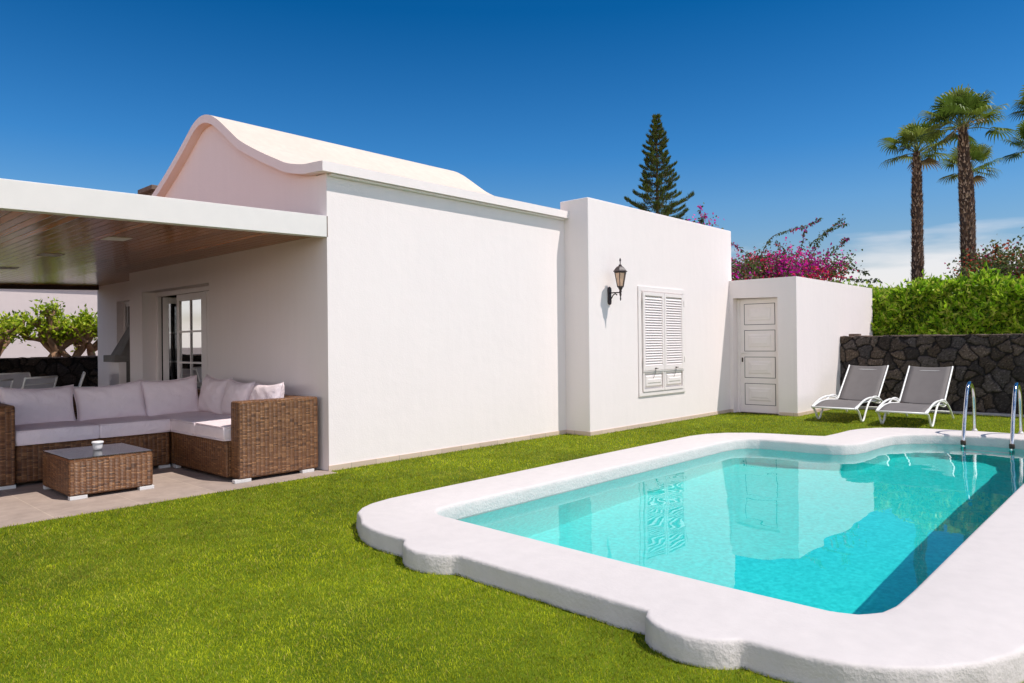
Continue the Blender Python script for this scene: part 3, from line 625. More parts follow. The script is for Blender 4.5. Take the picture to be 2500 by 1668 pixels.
# dim room behind the door
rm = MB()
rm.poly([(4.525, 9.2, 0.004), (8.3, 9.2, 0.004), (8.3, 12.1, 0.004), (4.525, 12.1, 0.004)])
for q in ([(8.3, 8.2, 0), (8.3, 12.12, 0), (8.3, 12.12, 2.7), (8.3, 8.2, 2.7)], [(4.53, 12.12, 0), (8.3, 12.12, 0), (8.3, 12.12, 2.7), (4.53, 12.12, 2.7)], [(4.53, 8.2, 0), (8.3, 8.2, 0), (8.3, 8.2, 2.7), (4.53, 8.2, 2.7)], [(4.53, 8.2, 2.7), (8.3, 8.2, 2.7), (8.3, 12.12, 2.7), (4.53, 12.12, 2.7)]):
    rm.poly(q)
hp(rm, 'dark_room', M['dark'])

# panelled annex door
ad_ = MB().box(13.005, 13.029, 5.285, 6.085, 0.015, 2.125)
ad_ = hp(ad_, 'annex_door', M['door_white'])
fr_ = MB().box(12.985, 13.028, 6.086, 6.139, 0.0, 2.155).box(12.985, 13.028, 5.285, 6.086, 2.126, 2.144); fr_.build('door_frame', M['door_white'], ad_, bevel=0.003)
for z0, z1 in ((1.655, 2.055), (1.157, 1.558), (0.657, 1.055), (0.148, 0.556)):
    y0, y1 = 5.405, 6.005
    b = MB(); x = 13.0045
    b.box(x - 0.001, x, y0, y1, z0, z1); gp = b.build('panel_gap', M['gap'], ad_)
    b = MB(); b.box(x - 0.004, x - 0.0012, y0 + .012, y1 - .012, z0 + .010, z1 - .010)
    c = [(y0 + .075, z0 + .075), (y1 - .075, z0 + .075), (y1 - .075, z1 - .075), (y0 + .075, z1 - .075)]
    c2 = [(y0 + .105, z0 + .105), (y1 - .105, z0 + .105), (y1 - .105, z1 - .105), (y0 + .105, z1 - .105)]
    b.prism([(x - 0.004, a, z) for a, z in c], [(x - 0.016, a, z) for a, z in c2])
    c3 = [(y0 + .13, z0 + .13), (y1 - .13, z0 + .13), (y1 - .13, z1 - .13), (y0 + .13, z1 - .13)]
    c4 = [(y0 + .15, z0 + .15), (y1 - .15, z0 + .15), (y1 - .15, z1 - .15), (y0 + .15, z1 - .15)]
    b.prism([(x - 0.016, a, z) for a, z in c3], [(x - 0.022, a, z) for a, z in c4])
    b.build('door_panel', M['door_white'], ad_)
MB().tube([(13.0, 6.045, 1.13), (12.955, 6.045, 1.13), (12.95, 6.02, 1.13), (12.95, 5.92, 1.128)], 0.009, 8).build('handle', M['trim'], ad_, smooth=True)
MB().box(12.998, 13.004, 6.03, 6.06, 0.955, 1.04).build('lock_plate', M['rubber'], ad_, bevel=0.002)

# louvred shutters with two fielded panels below
sh = MB(); yf = 6.215
sh.box(9.65, 11.10, yf - 0.018, yf - 0.0005, 2.165, 2.24).box(9.65, 11.10, yf - 0.022, yf - 0.0005, 0.49, 0.555).box(9.65, 9.735, yf - 0.018, yf - 0.0005, 0.555, 2.165).box(11.03, 11.10, yf - 0.018, yf - 0.0005, 0.555, 2.165)
shw = hp(sh, 'window_shutters', M['door_white'], bevel=0.004)
MB().box(9.735, 11.03, yf - 0.006, yf - 0.001, 0.555, 2.165).build('backing', M['trim'], shw)
for (x0, x1) in ((9.75, 10.385), (10.395, 11.02)):
    b = MB(); w = 0.07; y0, y1 = yf - 0.042, yf - 0.012; zb, zt = 0.895, 2.15
    b.box(x0, x0 + w * .8, y0, y1, zb, zt).box(x1 - w * .8, x1, y0, y1, zb, zt).box(x0 + w * .8, x1 - w * .8, y0, y1, zb, zb + 0.07).box(x0 + w * .8, x1 - w * .8, y0, y1, zt - 0.055, zt)
    lf = b.build('shutter_leaf', M['door_white'], shw, bevel=0.003)
    ns = 27; za, zc = zb + 0.075, zt - 0.07
    sl = MB()
    for k in range(ns):
        z = za + (zc - za) * (k + 0.5) / ns; xa, xb = x0 + w * .8, x1 - w * .8
        sl.prism([(xa, y0 + 0.002, z - 0.020), (xa, y0 + 0.006, z - 0.022), (xa, y1 - 0.002, z + 0.017), (xa, y1 - 0.006, z + 0.019)], [(xb, y0 + 0.002, z - 0.020), (xb, y0 + 0.006, z - 0.022), (xb, y1 - 0.002, z + 0.017), (xb, y1 - 0.006, z + 0.019)])
    sl.build('louvre', M['door_white'], lf)
    hk = MB().tube([(x0 + 0.34, y0 - 0.002, zb + 0.03), (x0 + 0.34, y0 - 0.03, zb + 0.03)], 0.010, 8).tube([(x0 + 0.30, y0 - 0.03, zb + 0.025), (x0 + 0.38, y0 - 0.03, zb + 0.03)], 0.006, 6).tube([(x0 + 0.33, y0 - 0.02, zb + 0.02), (x0 + 0.31, y0 - 0.012, zb - 0.06), (x0 + 0.275, y0, zb - 0.13)], 0.0025, 5)
    hk.build('catch', M['iron'], lf, smooth=True)
    # hinges
    hx = x0 - 0.008 if x0 < 10 else x1 + 0.008
    for hz in (1.0, 1.95): MB().tube([(hx, y0 - 0.003, hz), (hx, y0 - 0.003, hz + .10)], 0.008, 8).build('hinge', M['trim'], lf)
    b = MB(); b.box(x0, x0 + 0.035, y0 + .008, y1, 0.56, 0.872).box(x1 - 0.035, x1, y0 + .008, y1, 0.56, 0.872).box(x0 + .035, x1 - .035, y0 + .008, y1, 0.56, 0.60).box(x0 + .035, x1 - .035, y0 + .008, y1, 0.85, 0.872)
    q0 = [(x0 + .06, 0.625), (x1 - .06, 0.625), (x1 - .06, 0.825), (x0 + .06, 0.825)]; q1 = [(x0 + .085, 0.65), (x1 - .085, 0.65), (x1 - .085, 0.80), (x0 + .085, 0.80)]
    b.prism([(a, yf - 0.007, z) for a, z in q0], [(a, yf - 0.034, z) for a, z in q1])
    q0 = [(x0 + .12, 0.69), (x1 - .12, 0.69), (x1 - .12, 0.76), (x0 + .12, 0.76)]; q1 = [(x0 + .13, 0.70), (x1 - .13, 0.70), (x1 - .13, 0.75), (x0 + .13, 0.75)]
    b.prism([(a, yf - 0.034, z) for a, z in q0], [(a, yf - 0.042, z) for a, z in q1])
    b.build('lower_panel', M['door_white'], shw)
MB().box(9.74, 11.025, yf - 0.045, yf - 0.012, 0.876, 0.890).build('shadow_gap', M['trim'], shw)

# veranda roof: falls gently away from the wall
ver = empty('veranda_roof'); ver.parent = house
def vz(x): return 2.540 + 0.034 * (x - 4.3)
xl = -2.4
def fy(x): return 6.655 + 0.052 * (x - 4.3)
mb = MB().prism([(xl, fy(xl) + 0.10, vz(xl)), (4.2985, fy(4.2985) + 0.10, vz(4.2985)), (4.2985, 12.353, vz(4.2985)), (4.868, 12.353, vz(4.868)), (4.868, 15.60, vz(4.868)), (xl, 15.60, vz(xl))],
                [(xl, fy(xl) + 0.10, vz(xl) + 0.16), (4.2985, fy(4.2985) + 0.10, vz(4.2985) + 0.16), (4.2985, 12.353, vz(4.2985) + 0.16), (4.868, 12.353, vz(4.868) + 0.16), (4.868, 15.60, vz(4.868) + 0.16), (xl, 15.60, vz(xl) + 0.16)])
mb.build('wooden_ceiling', M['boards'], ver)
def beam(xa, ya, xb, yb, w, dz0, dz1, name, mat):
    P = [(xa, ya, vz(xa) + dz0), (xa, ya + w, vz(xa) + dz0), (xa, ya + w, vz(xa) + dz1), (xa, ya, vz(xa) + dz1)]
    Q = [(xb, yb, vz(xb) + dz0), (xb, yb + w, vz(xb) + dz0), (xb, yb + w, vz(xb) + dz1), (xb, yb, vz(xb) + dz1)]
    return MB().prism(P, Q).build(name, mat, ver, bevel=0.004)
beam(xl, fy(xl), 4.2985, fy(4.2985), 0.098, -0.030, 0.196, 'fascia', M['trim'])
beam(xl, 15.602, 4.868, 15.602, 0.1, -0.07, 0.196, 'rear_beam', simple('brown_beam', (0.05, 0.025, 0.018)))
beam(4.298, fy(4.298) - .001, 4.3105, fy(4.31) - .001, 0.02, -0.03, 0.196, 'flashing', M['chim'])
MB().prism([(-2.55, 6.30, vz(xl) - .03), (-2.402, 6.30, vz(xl) - .03), (-2.402, 15.7, vz(xl) - .03), (-2.55, 15.7, vz(xl) - .03)], [(-2.55, 6.30, vz(xl) + .196), (-2.402, 6.30, vz(xl) + .196), (-2.402, 15.7, vz(xl) + .196), (-2.55, 15.7, vz(xl) + .196)]).build('fascia', M['trim'], ver)
for y in (6.5, 11.0, 15.4): MB().box(-2.39, -2.24, y, y + 0.15, 0.004, vz(-2.39) - 0.001).build('post', M['trim'], ver, bevel=0.005)
# chimney
ch = MB().box(5.45, 5.95, 14.30, 14.80, 2.9, 4.34).build('chimney', M['chim'], house); MB().box(5.35, 6.05, 14.20, 14.90, 4.34, 4.43).build('cap', M['chim'], ch, bevel=0.01)

# ceiling lights
labs = ['nearest square light panel in the wooden veranda ceiling, brightest of the three', 'middle square light panel in the wooden veranda ceiling', 'farthest square light panel, by the left edge of the wooden veranda ceiling']
for k, (lx, ly) in enumerate(((2.70, 8.11), (2.60, 10.02), (2.60, 12.07))):
    t = empty('ceiling_light', (lx, ly, vz(lx)), 0, labs[k], 'ceiling light', 'square light panels in the veranda ceiling')
    t.rotation_euler = (0, -math.atan(0.034), 0)
    MB().box(-.115, .115, -.125, -.105, -.006, -.001).box(-.115, .115, .105, .125, -.006, -.001).box(-.115, -.095, -.105, .105, -.006, -.001).box(.095, .115, -.105, .105, -.006, -.001).build('frame', M['trim'], t)
    MB().box(-.095, .095, -.105, .105, -.005, -.002).build('diffuser', M['diffuser'], t)

# ------------------------------------------------------------------ wall lantern
lx, ly = 8.87, 6.005
lamp = empty('wall_lantern', (lx, 6.215, 2.05), label='dark iron wall lantern with amber glass on the tall white wall', cat='lantern')
b = MB()
pp_ = [(0, -.125), (.028, -.112), (.036, -.08), (.030, .0), (.036, .07), (.03, .105), (.0, .122), (-.03, .105), (-.036, .07), (-.030, .0), (-.036, -.08), (-.028, -.112)]
b.prism([(a, -0.001, z) for a, z in pp_], [(a, -0.026, z) for a, z in pp_]); b.build('wall_plate', M['iron'], lamp, bevel=0.006)
b = MB(); b.tube([(0, -.02, .035), (0, -.09, .037), (0, -.17, .035), (0, -.21, .03)], 0.008, 8)
b.tube(catmull([(0, -.02, -.06), (0, -.05, -.035), (0, -.075, 0.0), (0, -.11, .02), (0, -.14, .012), (0, -.145, 0.0)], 5), [0.008] * 26, 8); b.build('arm', M['iron'], lamp, smooth=True)
b = MB(); b.lathe([(0.004, -.075), (.008, -.065), (.011, -.045), (.006, -.025), (.012, -.01), (.017, .01), (.012, .03), (.02, .045), (.016, .06), (.022, .075), (.03, .088), (.034, .10), (.034, .108)], (0, -.21, 0), 16); b.build('stem', M['iron'], lamp, smooth=True)
b = MB(); seg = 4; rb, rt = 0.044, 0.084; z0, z1 = .108, .30
for q in range(6):
    a = math.pi / 6 + q * math.pi / 3; b.tube([(rb * math.cos(a), -.21 + rb * math.sin(a), z0), (rt * math.cos(a), -.21 + rt * math.sin(a), z1)], 0.006, 6)
b.lathe([(rb - .004, z0 - .008), (rb + .006, z0 - .006), (rb + .006, z0 + .008), (rb - .004, z0 + .010)], (0, -.21, 0), 6, math.pi / 6)
b.lathe([(rt - .004, z1 - .012), (rt + .006, z1 - .010), (rt + .008, z1 + .006), (rt + .0, z1 + .008)], (0, -.21, 0), 6, math.pi / 6); b.build('lantern_frame', M['iron'], lamp, autos=30)
b = MB()
for q in range(6):
    a0 = math.pi / 6 + q * math.pi / 3; a1 = a0 + math.pi / 3; k = .97
    b.poly([(rb * k * math.cos(a0), -.21 + rb * k * math.sin(a0), z0), (rb * k * math.cos(a1), -.21 + rb * k * math.sin(a1), z0), (rt * k * math.cos(a1), -.21 + rt * k * math.sin(a1), z1), (rt * k * math.cos(a0), -.21 + rt * k * math.sin(a0), z1)])
b.build('glass_pane', M['amber'], lamp)
b = MB(); b.lathe([(.108, .308), (.108, .314), (.096, .322), (.078, .345), (.056, .368), (.034, .382), (.02, .388)], (0, -.21, 0), 6, math.pi / 6)
b.lathe([(.012, .384), (.024, .392), (.020, .40), (.008, .406), (.006, .42), (.007, .44), (.012, .452), (.013, .465), (.007, .482), (.002, .49)], (0, -.21, 0), 14); b.build('roof_cap', M['iron'], lamp, autos=30)

lamp.scale = (1.15, 1.0, 1.12)
# ------------------------------------------------------------------ corner sofa
sofa = empty('corner_sofa', (3.3, 8.25, 0), label='brown wicker corner sofa with lilac grey seat cushions against the white wall', cat='sofa')
def rel(o, org): 
    me = o.data
    for v in me.vertices: v.co -= Vector(org)
    return o
SO = (3.3, 8.25, 0)
def wbox(x0, x1, y0, y1, z0, z1, name, par, org, bev=0.022):
    # subdivided vertical faces with metre UVs
    o = MB().box(x0, x1, y0, y1, z0, z1).build(name, M['wicker'], par, bevel=bev, bseg=3); return rel(o, org)
# seat bases
wbox(3.31, 4.20, 6.95, 8.22, 0.035, 0.40, 'seat_base', sofa, SO); wbox(1.83, 3.29, 8.26, 9.15, 0.035, 0.40, 'seat_base', sofa, SO); wbox(3.31, 4.20, 8.245, 9.15, 0.035, 0.40, 'corner_base', sofa, SO)
wbox(3.35, 4.24, 6.76, 6.945, 0.035, 0.80, 'armrest', sofa, SO); wbox(1.60, 1.822, 8.20, 9.30, 0.035, 0.80, 'armrest', sofa, SO)
wbox(4.08, 4.21, 6.955, 9.30, 0.405, 0.80, 'backrest', sofa, SO); wbox(1.83, 4.07, 9.16, 9.30, 0.405, 0.80, 'backrest', sofa, SO)
def foot(x, y, w, d, par, org, nm='foot'): rel(MB().box(x, x + w, y, y + d, 0.0045, 0.036).build(nm, M['alu'], par, bevel=0.002), org)
for x, y, w, d in ((3.30, 6.752, 0.17, 0.06), (4.04, 6.752, 0.14, 0.06), (3.30, 8.14, 0.06, 0.07), (3.17, 8.255, 0.12, 0.05), (1.62, 8.195, 0.20, 0.05), (3.32, 8.26, 0.05, 0.05)): foot(x, y, w, d, sofa, SO)
# cushions
def pillow_mesh(w, h, t, puff=1.0, seed=0, seg=26, box=False, floppy=0.0):
    """w along x, h along z, thickness y; soft corners, creases"""
    rs = np.random.default_rng(seed); us = np.linspace(-1, 1, seg + 1); V = []; F = []
    ph = rs.uniform(0, 6.28, 6)
    for side in (1, -1):
        for j, v in enumerate(us):
            for i, u in enumerate(us):
                eu, ev = 1 - abs(u) ** 2.6, 1 - abs(v) ** 2.6
                th_ = (max(eu, 0) * max(ev, 0)) ** (0.42 if not box else 0.22)
                pinch = 1 - 0.075 * (1 - abs(v) ** 2) * abs(u) ** 3; pinchv = 1 - 0.085 * (1 - abs(u) ** 2) * abs(v) ** 3
                if box: pinch = pinchv = 1
                x = u * w / 2 * pinch; z = v * h / 2 * pinchv - floppy * (1 - u * u) * max(v, 0) * h * 0.06
                cr_ = 0.006 * math.sin(u * 9 + ph[0] + 3 * v) * math.sin(v * 7 + ph[1]) * th_ + 0.005 * math.sin((u + v) * 14 + ph[2]) * (abs(u * v)) * th_
                V.append((x, side * (t / 2 * th_ + cr_ * puff), z))
    n = (seg + 1) ** 2; g_ = seg + 1
    for s in (0, 1):
        for j in range(seg):
            for i in range(seg):
                q = [s * n + j * g_ + i, s * n + j * g_ + i + 1, s * n + (j + 1) * g_ + i + 1, s * n + (j + 1) * g_ + i]; F.append(q if s else q[::-1])
    b = MB(); b.v = V; b.f = F; b.uv = [[(0, 0)] * 4 for _ in F]; return b
def piping_path(w, h, seg=40):
    P = []
    for k in range(4):
        for i in range(seg // 4):
            s = -1 + 2 * i / (seg // 4)
            u, v = ((s, -1), (1, s), (-s, 1), (-1, -s))[k]
            pinch = 1 - 0.075 * (1 - abs(v) ** 2) * abs(u) ** 3; pv = 1 - 0.085 * (1 - abs(u) ** 2) * abs(v) ** 3
            P.append(Vector((u * w / 2 * pinch, 0, v * h / 2 * pv - 0.6 * (1 - u * u) * max(v, 0) * h * 0.06)))
    P.append(P[0].copy()); return P
def back_pillow(name, loc, w, h, t, rx, rz, label, seed, ry=0.0):
    o = pillow_mesh(w, h, t, seed=seed, floppy=0.6).build(name, M['cushion'], None, smooth=True)
    bm = bmesh.new(); bm.from_mesh(o.data); bmesh.ops.remove_doubles(bm, verts=bm.verts, dist=0.0008); bm.to_mesh(o.data); bm.free()
    o.location = loc; o.rotation_euler = (rx, ry, rz); tag(o, label, 'cushion', 'loose back cushions on the wicker sofa')
    MB().tube(piping_path(w, h), 0.0055, 6).build('piping', M['cushion'], o, smooth=True)
def seat_cushion(x0, x1, y0, y1, label, seed):
    w, d, t = x1 - x0, y1 - y0, 0.145
    b = MB().box(-w / 2, w / 2, -d / 2, d / 2, -t / 2, t / 2); o = b.build('seat_cushion', M['cushion'])
    bm = bmesh.new(); bm.from_mesh(o.data); bmesh.ops.subdivide_edges(bm, edges=bm.edges, cuts=9, use_grid_fill=True)
    rs = random.Random(seed); p0 = rs.uniform(0, 6)
    for v in bm.verts:
        u_, v_ = v.co.x / (w / 2), v.co.y / (d / 2); tz = v.co.z / (t / 2)
        ins = (1 - u_ ** 4) * (1 - v_ ** 4)
        v.co.z += tz * (0.016 * ins - 0.004) + 0.0025 * math.sin(u_ * 5 + p0) * math.sin(v_ * 6 + p0) * ins
        bul = 1 - tz * tz; v.co.x += 0.010 * bul * (u_ if abs(u_) > .99 else 0); v.co.y += 0.010 * bul * (v_ if abs(v_) > .99 else 0)
    bm.to_mesh(o.data); bm.free(); o.location = ((x0 + x1) / 2, (y0 + y1) / 2, 0.402 + t / 2)
    md = o.modifiers.new('b', 'BEVEL'); md.width = 0.02; md.segments = 3; md.limit_method = 'ANGLE'; md.angle_limit = math.radians(50)
    o.data.polygons.foreach_set('use_smooth', [True] * len(o.data.polygons))
    tag(o, label, 'cushion', 'seat cushions on the wicker sofa')
    for zz in (t / 2 - 0.006, -t / 2 + 0.006):
        k = 0.004; P = [Vector(q + (zz,)) for q in ((-w / 2 + .02, -d / 2 - k), (w / 2 - .02, -d / 2 - k), (w / 2 + k, -d / 2 + .02), (w / 2 + k, d / 2 - .02), (w / 2 - .02, d / 2 + k), (-w / 2 + .02, d / 2 + k), (-w / 2 - k, d / 2 - .02), (-w / 2 - k, -d / 2 + .02), (-w / 2 + .02, -d / 2 - k))]
        MB().tube(P, 0.005, 6).build('piping', M['cushion'], o, smooth=True)
seat_cushion(1.835, 2.565, 8.24, 9.10, 'leftmost seat cushion, beside the left wicker armrest', 1)
seat_cushion(2.575, 3.285, 8.24, 9.10, 'seat cushion between the leftmost one and the sofa corner, behind the coffee table', 2)
seat_cushion(3.30, 4.07, 8.30, 9.14, 'corner seat cushion where the two arms of the sofa meet', 3)
seat_cushion(3.295, 4.07, 7.63, 8.29, 'shaded seat cushion between the corner cushion and the sunlit one', 4)
seat_cushion(3.295, 4.07, 6.96, 7.62, 'partly sunlit seat cushion beside the right wicker armrest', 5)
R = math.radians
back_pillow('back_cushion', (2.19, 8.93, 0.725), 0.72, 0.45, 0.21, R(-14), R(5), 'leftmost back cushion, wide, leaning behind the leftmost seat cushion', 11, R(1))
back_pillow('back_cushion', (2.89, 8.90, 0.725), 0.72, 0.45, 0.21, R(-16), R(-9), 'second back cushion from the left, tilted up towards the corner', 12, R(-5))
back_pillow('back_cushion', (3.54, 8.86, 0.745), 0.68, 0.48, 0.20, R(-12), R(-2), 'third back cushion from the left, its peaked corner touching the sofa corner', 13, R(-3))
back_pillow('back_cushion', (3.94, 8.56, 0.755), 0.56, 0.47, 0.20, R(-12), R(-84), 'back cushion just right of the sofa corner, facing the pool side', 14, R(4))
back_pillow('back_cushion', (3.94, 7.96, 0.74), 0.56, 0.44, 0.20, R(-12), R(-88), 'shaded back cushion left of the sunlit one on the right arm of the sofa', 15, R(2))
back_pillow('back_cushion', (3.94, 7.32, 0.735), 0.62, 0.43, 0.20, R(-12), R(-91), 'sunlit rightmost back cushion with creased corner beside the wall', 16, R(-2))

# ------------------------------------------------------------------ coffee table and ashtray
TO = (2.36, 7.58, 0)
tab = empty('coffee_table', TO, label='low brown wicker coffee table with smoked glass top on the patio', cat='coffee table')
wbox(1.98, 2.69, 7.15, 7.97, 0.033, 0.357, 'wicker_body', tab, TO)
rel(MB().box(1.985, 2.685, 7.155, 7.965, 0.361, 0.369).build('glass_top', M['table_glass'], tab, bevel=0.002), TO)
for x, y, w in ((1.985, 7.145, 0.14), (2.565, 7.145, 0.13), (1.985, 7.90, 0.06), (2.63, 7.90, 0.06)): foot(x, y, w, 0.06, tab, TO)
cup = MB().lathe([(0.030, 0.0), (0.036, 0.004), (0.040, 0.02), (0.043, 0.045), (0.044, 0.058), (0.051, 0.064), (0.052, 0.075), (0.047, 0.082), (0.036, 0.080), (0.033, 0.066), (0.0, 0.058)], (0, 0, 0), 28).build('ashtray', M['ceramic'], None, smooth=True)
cup.location = (2.35, 7.60, 0.3695); tag(cup, 'small round white ceramic ashtray on the glass table top', 'ashtray')

# ------------------------------------------------------------------ sun loungers
def make_lounger():
    L = empty('sun_lounger', (0, 0, 0)); W = 0.66
    prof = catmull([(0.02, 0, .235), (0.12, 0, .268), (0.35, 0, .31), (0.62, 0, .318), (0.9, 0, .300), (1.10, 0, .292)], 5)
    back = catmull([(1.10, 0, .30), (1.22, 0, .42), (1.42, 0, .62), (1.60, 0, .80), (1.68, 0, .885)], 5)
    def sling(path, name, y0, y1, sag):
        n = len(path); m_ = 9; V = []; F = []
        for p_ in path:
            for j in range(m_):
                t = j / (m_ - 1); V.append((p_.x, y0 + (y1 - y0) * t, p_.z - sag * (1 - (2 * t - 1) ** 2)))
        for i in range(n - 1):
            for j in range(m_ - 1): F.append([i * m_ + j, i * m_ + j + 1, (i + 1) * m_ + j + 1, (i + 1) * m_ + j])
        b = MB(); b.v = V; b.f = F; b.uv = [[(0, 0)] * 4] * len(F); o = b.build(name, M['sling'], L, smooth=True)
        md = o.modifiers.new('solid', 'SOLIDIFY'); md.thickness = 0.004; return o
    sling(prof, 'seat_sling', 0.015, W - 0.015, 0.012); bs = sling(back, 'back_sling', 0.02, W - 0.02, 0.02)
    MB().tube([(1.628, .12, .815), (1.628, W - .12, .815)], 0.004, 5).build('hem_seam', M['white_metal'], bs)
    for y in (0.0, W):
        b = MB(); b.tube(prof, 0.013, 8); b.build('side_rail', M['white_metal'], L, smooth=True)
        MB().tube(back, 0.014, 8).build('back_rail', M['white_metal'], L, smooth=True).location = (0, y, 0)
        L.children[-2].location = (0, y, 0)
        o = -0.02 if y == 0 else 0.02
        # arched rail: from the foot corner up over the arch and down as rear leg
        pa = catmull([(0.03, o, .235), (0.20, o, .30), (0.42, o, .355), (0.68, o, .375), (0.95, o, .345), (1.15, o, .295)], 5)
        MB().tube(pa, 0.017, 8).build('arm_rail', M['white_metal'], L, smooth=True).location = (0, y, 0)
        lg = catmull([(0.03, 0, .235), (0.11, 0, .20), (0.18, 0, .13), (0.25, 0, .035), (0.31, 0, .017), (0.37, 0, .05), (0.47, 0, .17), (0.60, 0, .29), (0.78, 0, .37), (1.0, 0, .37), (1.2, 0, .30), (1.42, 0, .17), (1.60, 0, .018)], 6)
        lo_ = MB().tube([q + Vector((0, o, 0)) for q in lg], 0.0165, 8).build('leg', M['white_metal'], L, smooth=True); lo_.location = (0, y, 0)
    b = MB().tube([(0.03, -.02, .235), (0.03, W + .02, .235)], 0.016, 8); b.build('foot_rail', M['white_metal'], L, smooth=True)
    b = MB().tube([(1.45, -.02, .145), (1.45, W + .02, .145)], 0.011, 8); b.build('rear_stretcher', M['white_metal'], L, smooth=True)
    b = MB().tube(catmull([(1.06, .05, .27), (1.30, .05, .235), (1.42, .06, .24), (1.44, .10, .25), (1.44, W - .1, .25), (1.42, W - .06, .24), (1.30, W - .05, .235), (1.06, W - .05, .27)], 4), 0.009, 8); b.build('back_support', M['white_metal'], L, smooth=True)
    for y in (0.03, W - 0.03): MB().lathe([(.02, -.012), (.022, -.006), (.022, .006), (.02, .012)], (1.10, y, .295), 12).build('pivot', M['rubber'], L, smooth=True)
    return L
def copy_tree(o, parent=None):
    c = o.copy(); COL.objects.link(c); c.parent = parent
    for chd in list(o.children): copy_tree(chd, c)
    return c
L2 = make_lounger(); L1 = copy_tree(L2)
L2.location = (12.08, 2.76, 0); L2.rotation_euler = (0, 0, R(0)); L2.scale = (1.12, 1, 1); L1.scale = (1.12, 1, 1)
L1.location = (12.22, 3.80, 0); L1.rotation_euler = (0, 0, R(0))
tag(L2, 'grey and white sun lounger nearer the pool ladder, right of the other', 'sun lounger', 'sun loungers in front of the lava stone wall')
tag(L1, 'grey and white sun lounger beside the white annex wall', 'sun lounger', 'sun loungers in front of the lava stone wall')

# ------------------------------------------------------------------ dining furniture under the veranda
def make_chair():
    t = empty('dining_chair'); W = 0.58
    for y in (0, W):
        MB().tube(catmull([(0.0, y, 0), (0.06, y, .44), (0.0, y, .62), (-0.10, y, .95)], 5), 0.014, 6).build('rear_frame', M['white_metal'], t, smooth=True)
        MB().tube([(0.55, y, 0), (0.50, y, .44), (0.48, y, .66)], 0.014, 6).build('leg', M['white_metal'], t, smooth=True)
        MB().box(-0.0, 0.5, y - .02, y + .02, .655, .675).build('armrest', M['white_metal'], t, bevel=0.004)
    MB().prism([(0.05, .02, .44), (0.05, W - .02, .44), (0.52, W - .02, .45), (0.52, .02, .45)], [(0.05, .02, .455), (0.05, W - .02, .455), (0.52, W - .02, .465), (0.52, .02, .465)]).build('seat', M['sling_white'], t)
    MB().prism([(0.02, .015, .55), (0.02, W - .015, .55), (-.10, W - .015, .94), (-.10, .015, .94)], [(0.032, .015, .552), (0.032, W - .015, .552), (-.088, W - .015, .942), (-.088, .015, .942)]).build('backrest', M['sling_white'], t)
    MB().tube([(-.10, 0, .95), (-.10, W, .95)], 0.014, 6).build('top_rail', M['white_metal'], t, smooth=True)
    MB().tube([(-.075, .01, .86), (-.075, W - .01, .86)], 0.006, 6).build('seam', M['white_metal'], t, smooth=True)
    return t
c0 = make_chair(); chairs = [c0] + [copy_tree(c0) for _ in range(3)]
for c, (x, y, rz, lb) in zip(chairs, ((2.97, 11.52, 128, 'white mesh dining chair with its whole back above the left sofa cushions'), (2.32, 10.92, 128, 'white mesh dining chair cut off by the left edge of the photo'), (2.75, 13.20, -60, 'white mesh dining chair on the far side of the table, behind the nearer chairs'), (3.72, 13.0, 165, 'white mesh dining chair seen from the side, nearest the barbecue'))):
    c.location = (x, y, 0.004); c.rotation_euler = (0, 0, R(rz)); tag(c, lb, 'dining chair', 'white dining chairs round the veranda table')
dt_ = empty('dining_table', (2.85, 12.2, 0.004), R(38), label='white dining table among the mesh chairs under the veranda', cat='dining table')
MB().box(-.85, .85, -.45, .45, .715, .74).build('table_top', M['white_metal'], dt_, bevel=0.005)
MB().box(-.78, .78, -.38, .38, .65, .7145).build('apron', M['white_metal'], dt_)
for sx in (-1, 1):
    for sy in (-1, 1): MB().box(sx * .80 - .03, sx * .80 + .03, sy * .40 - .03, sy * .40 + .03, 0, .7145).build('leg', M['white_metal'], dt_)
# barbecue
bq = empty('barbecue', (4.4, 12.9, 0), label='masonry barbecue with sloping concrete hood in the corner behind the wall', cat='barbecue')
def bqb(mb, nm, mat, **k): return rel(mb.build(nm, mat, bq, **k), (4.4, 12.9, 0))
bqb(MB().box(4.22, 4.33, 12.60, 13.05, 0.004, 1.11), 'pier', M['wall']); bqb(MB().box(4.331, 4.865, 12.62, 13.05, 0.004, 1.11), 'firebox', M['concrete'])
bqb(MB().box(4.14, 4.42, 12.55, 13.08, 1.111, 1.222), 'shelf', M['concrete'], bevel=0.006)
bqb(MB().prism([(4.24, 12.58, 1.223), (4.866, 12.58, 1.223), (4.866, 13.05, 1.223), (4.24, 13.05, 1.223)], [(4.66, 12.75, 2.0), (4.866, 12.75, 2.0), (4.866, 12.95, 2.0), (4.66, 12.95, 2.0)]), 'hood', M['concrete'], bevel=0.005)
bqb(MB().box(4.421, 4.866, 12.56, 12.60, 1.112, 1.222), 'lintel', M['soot'])

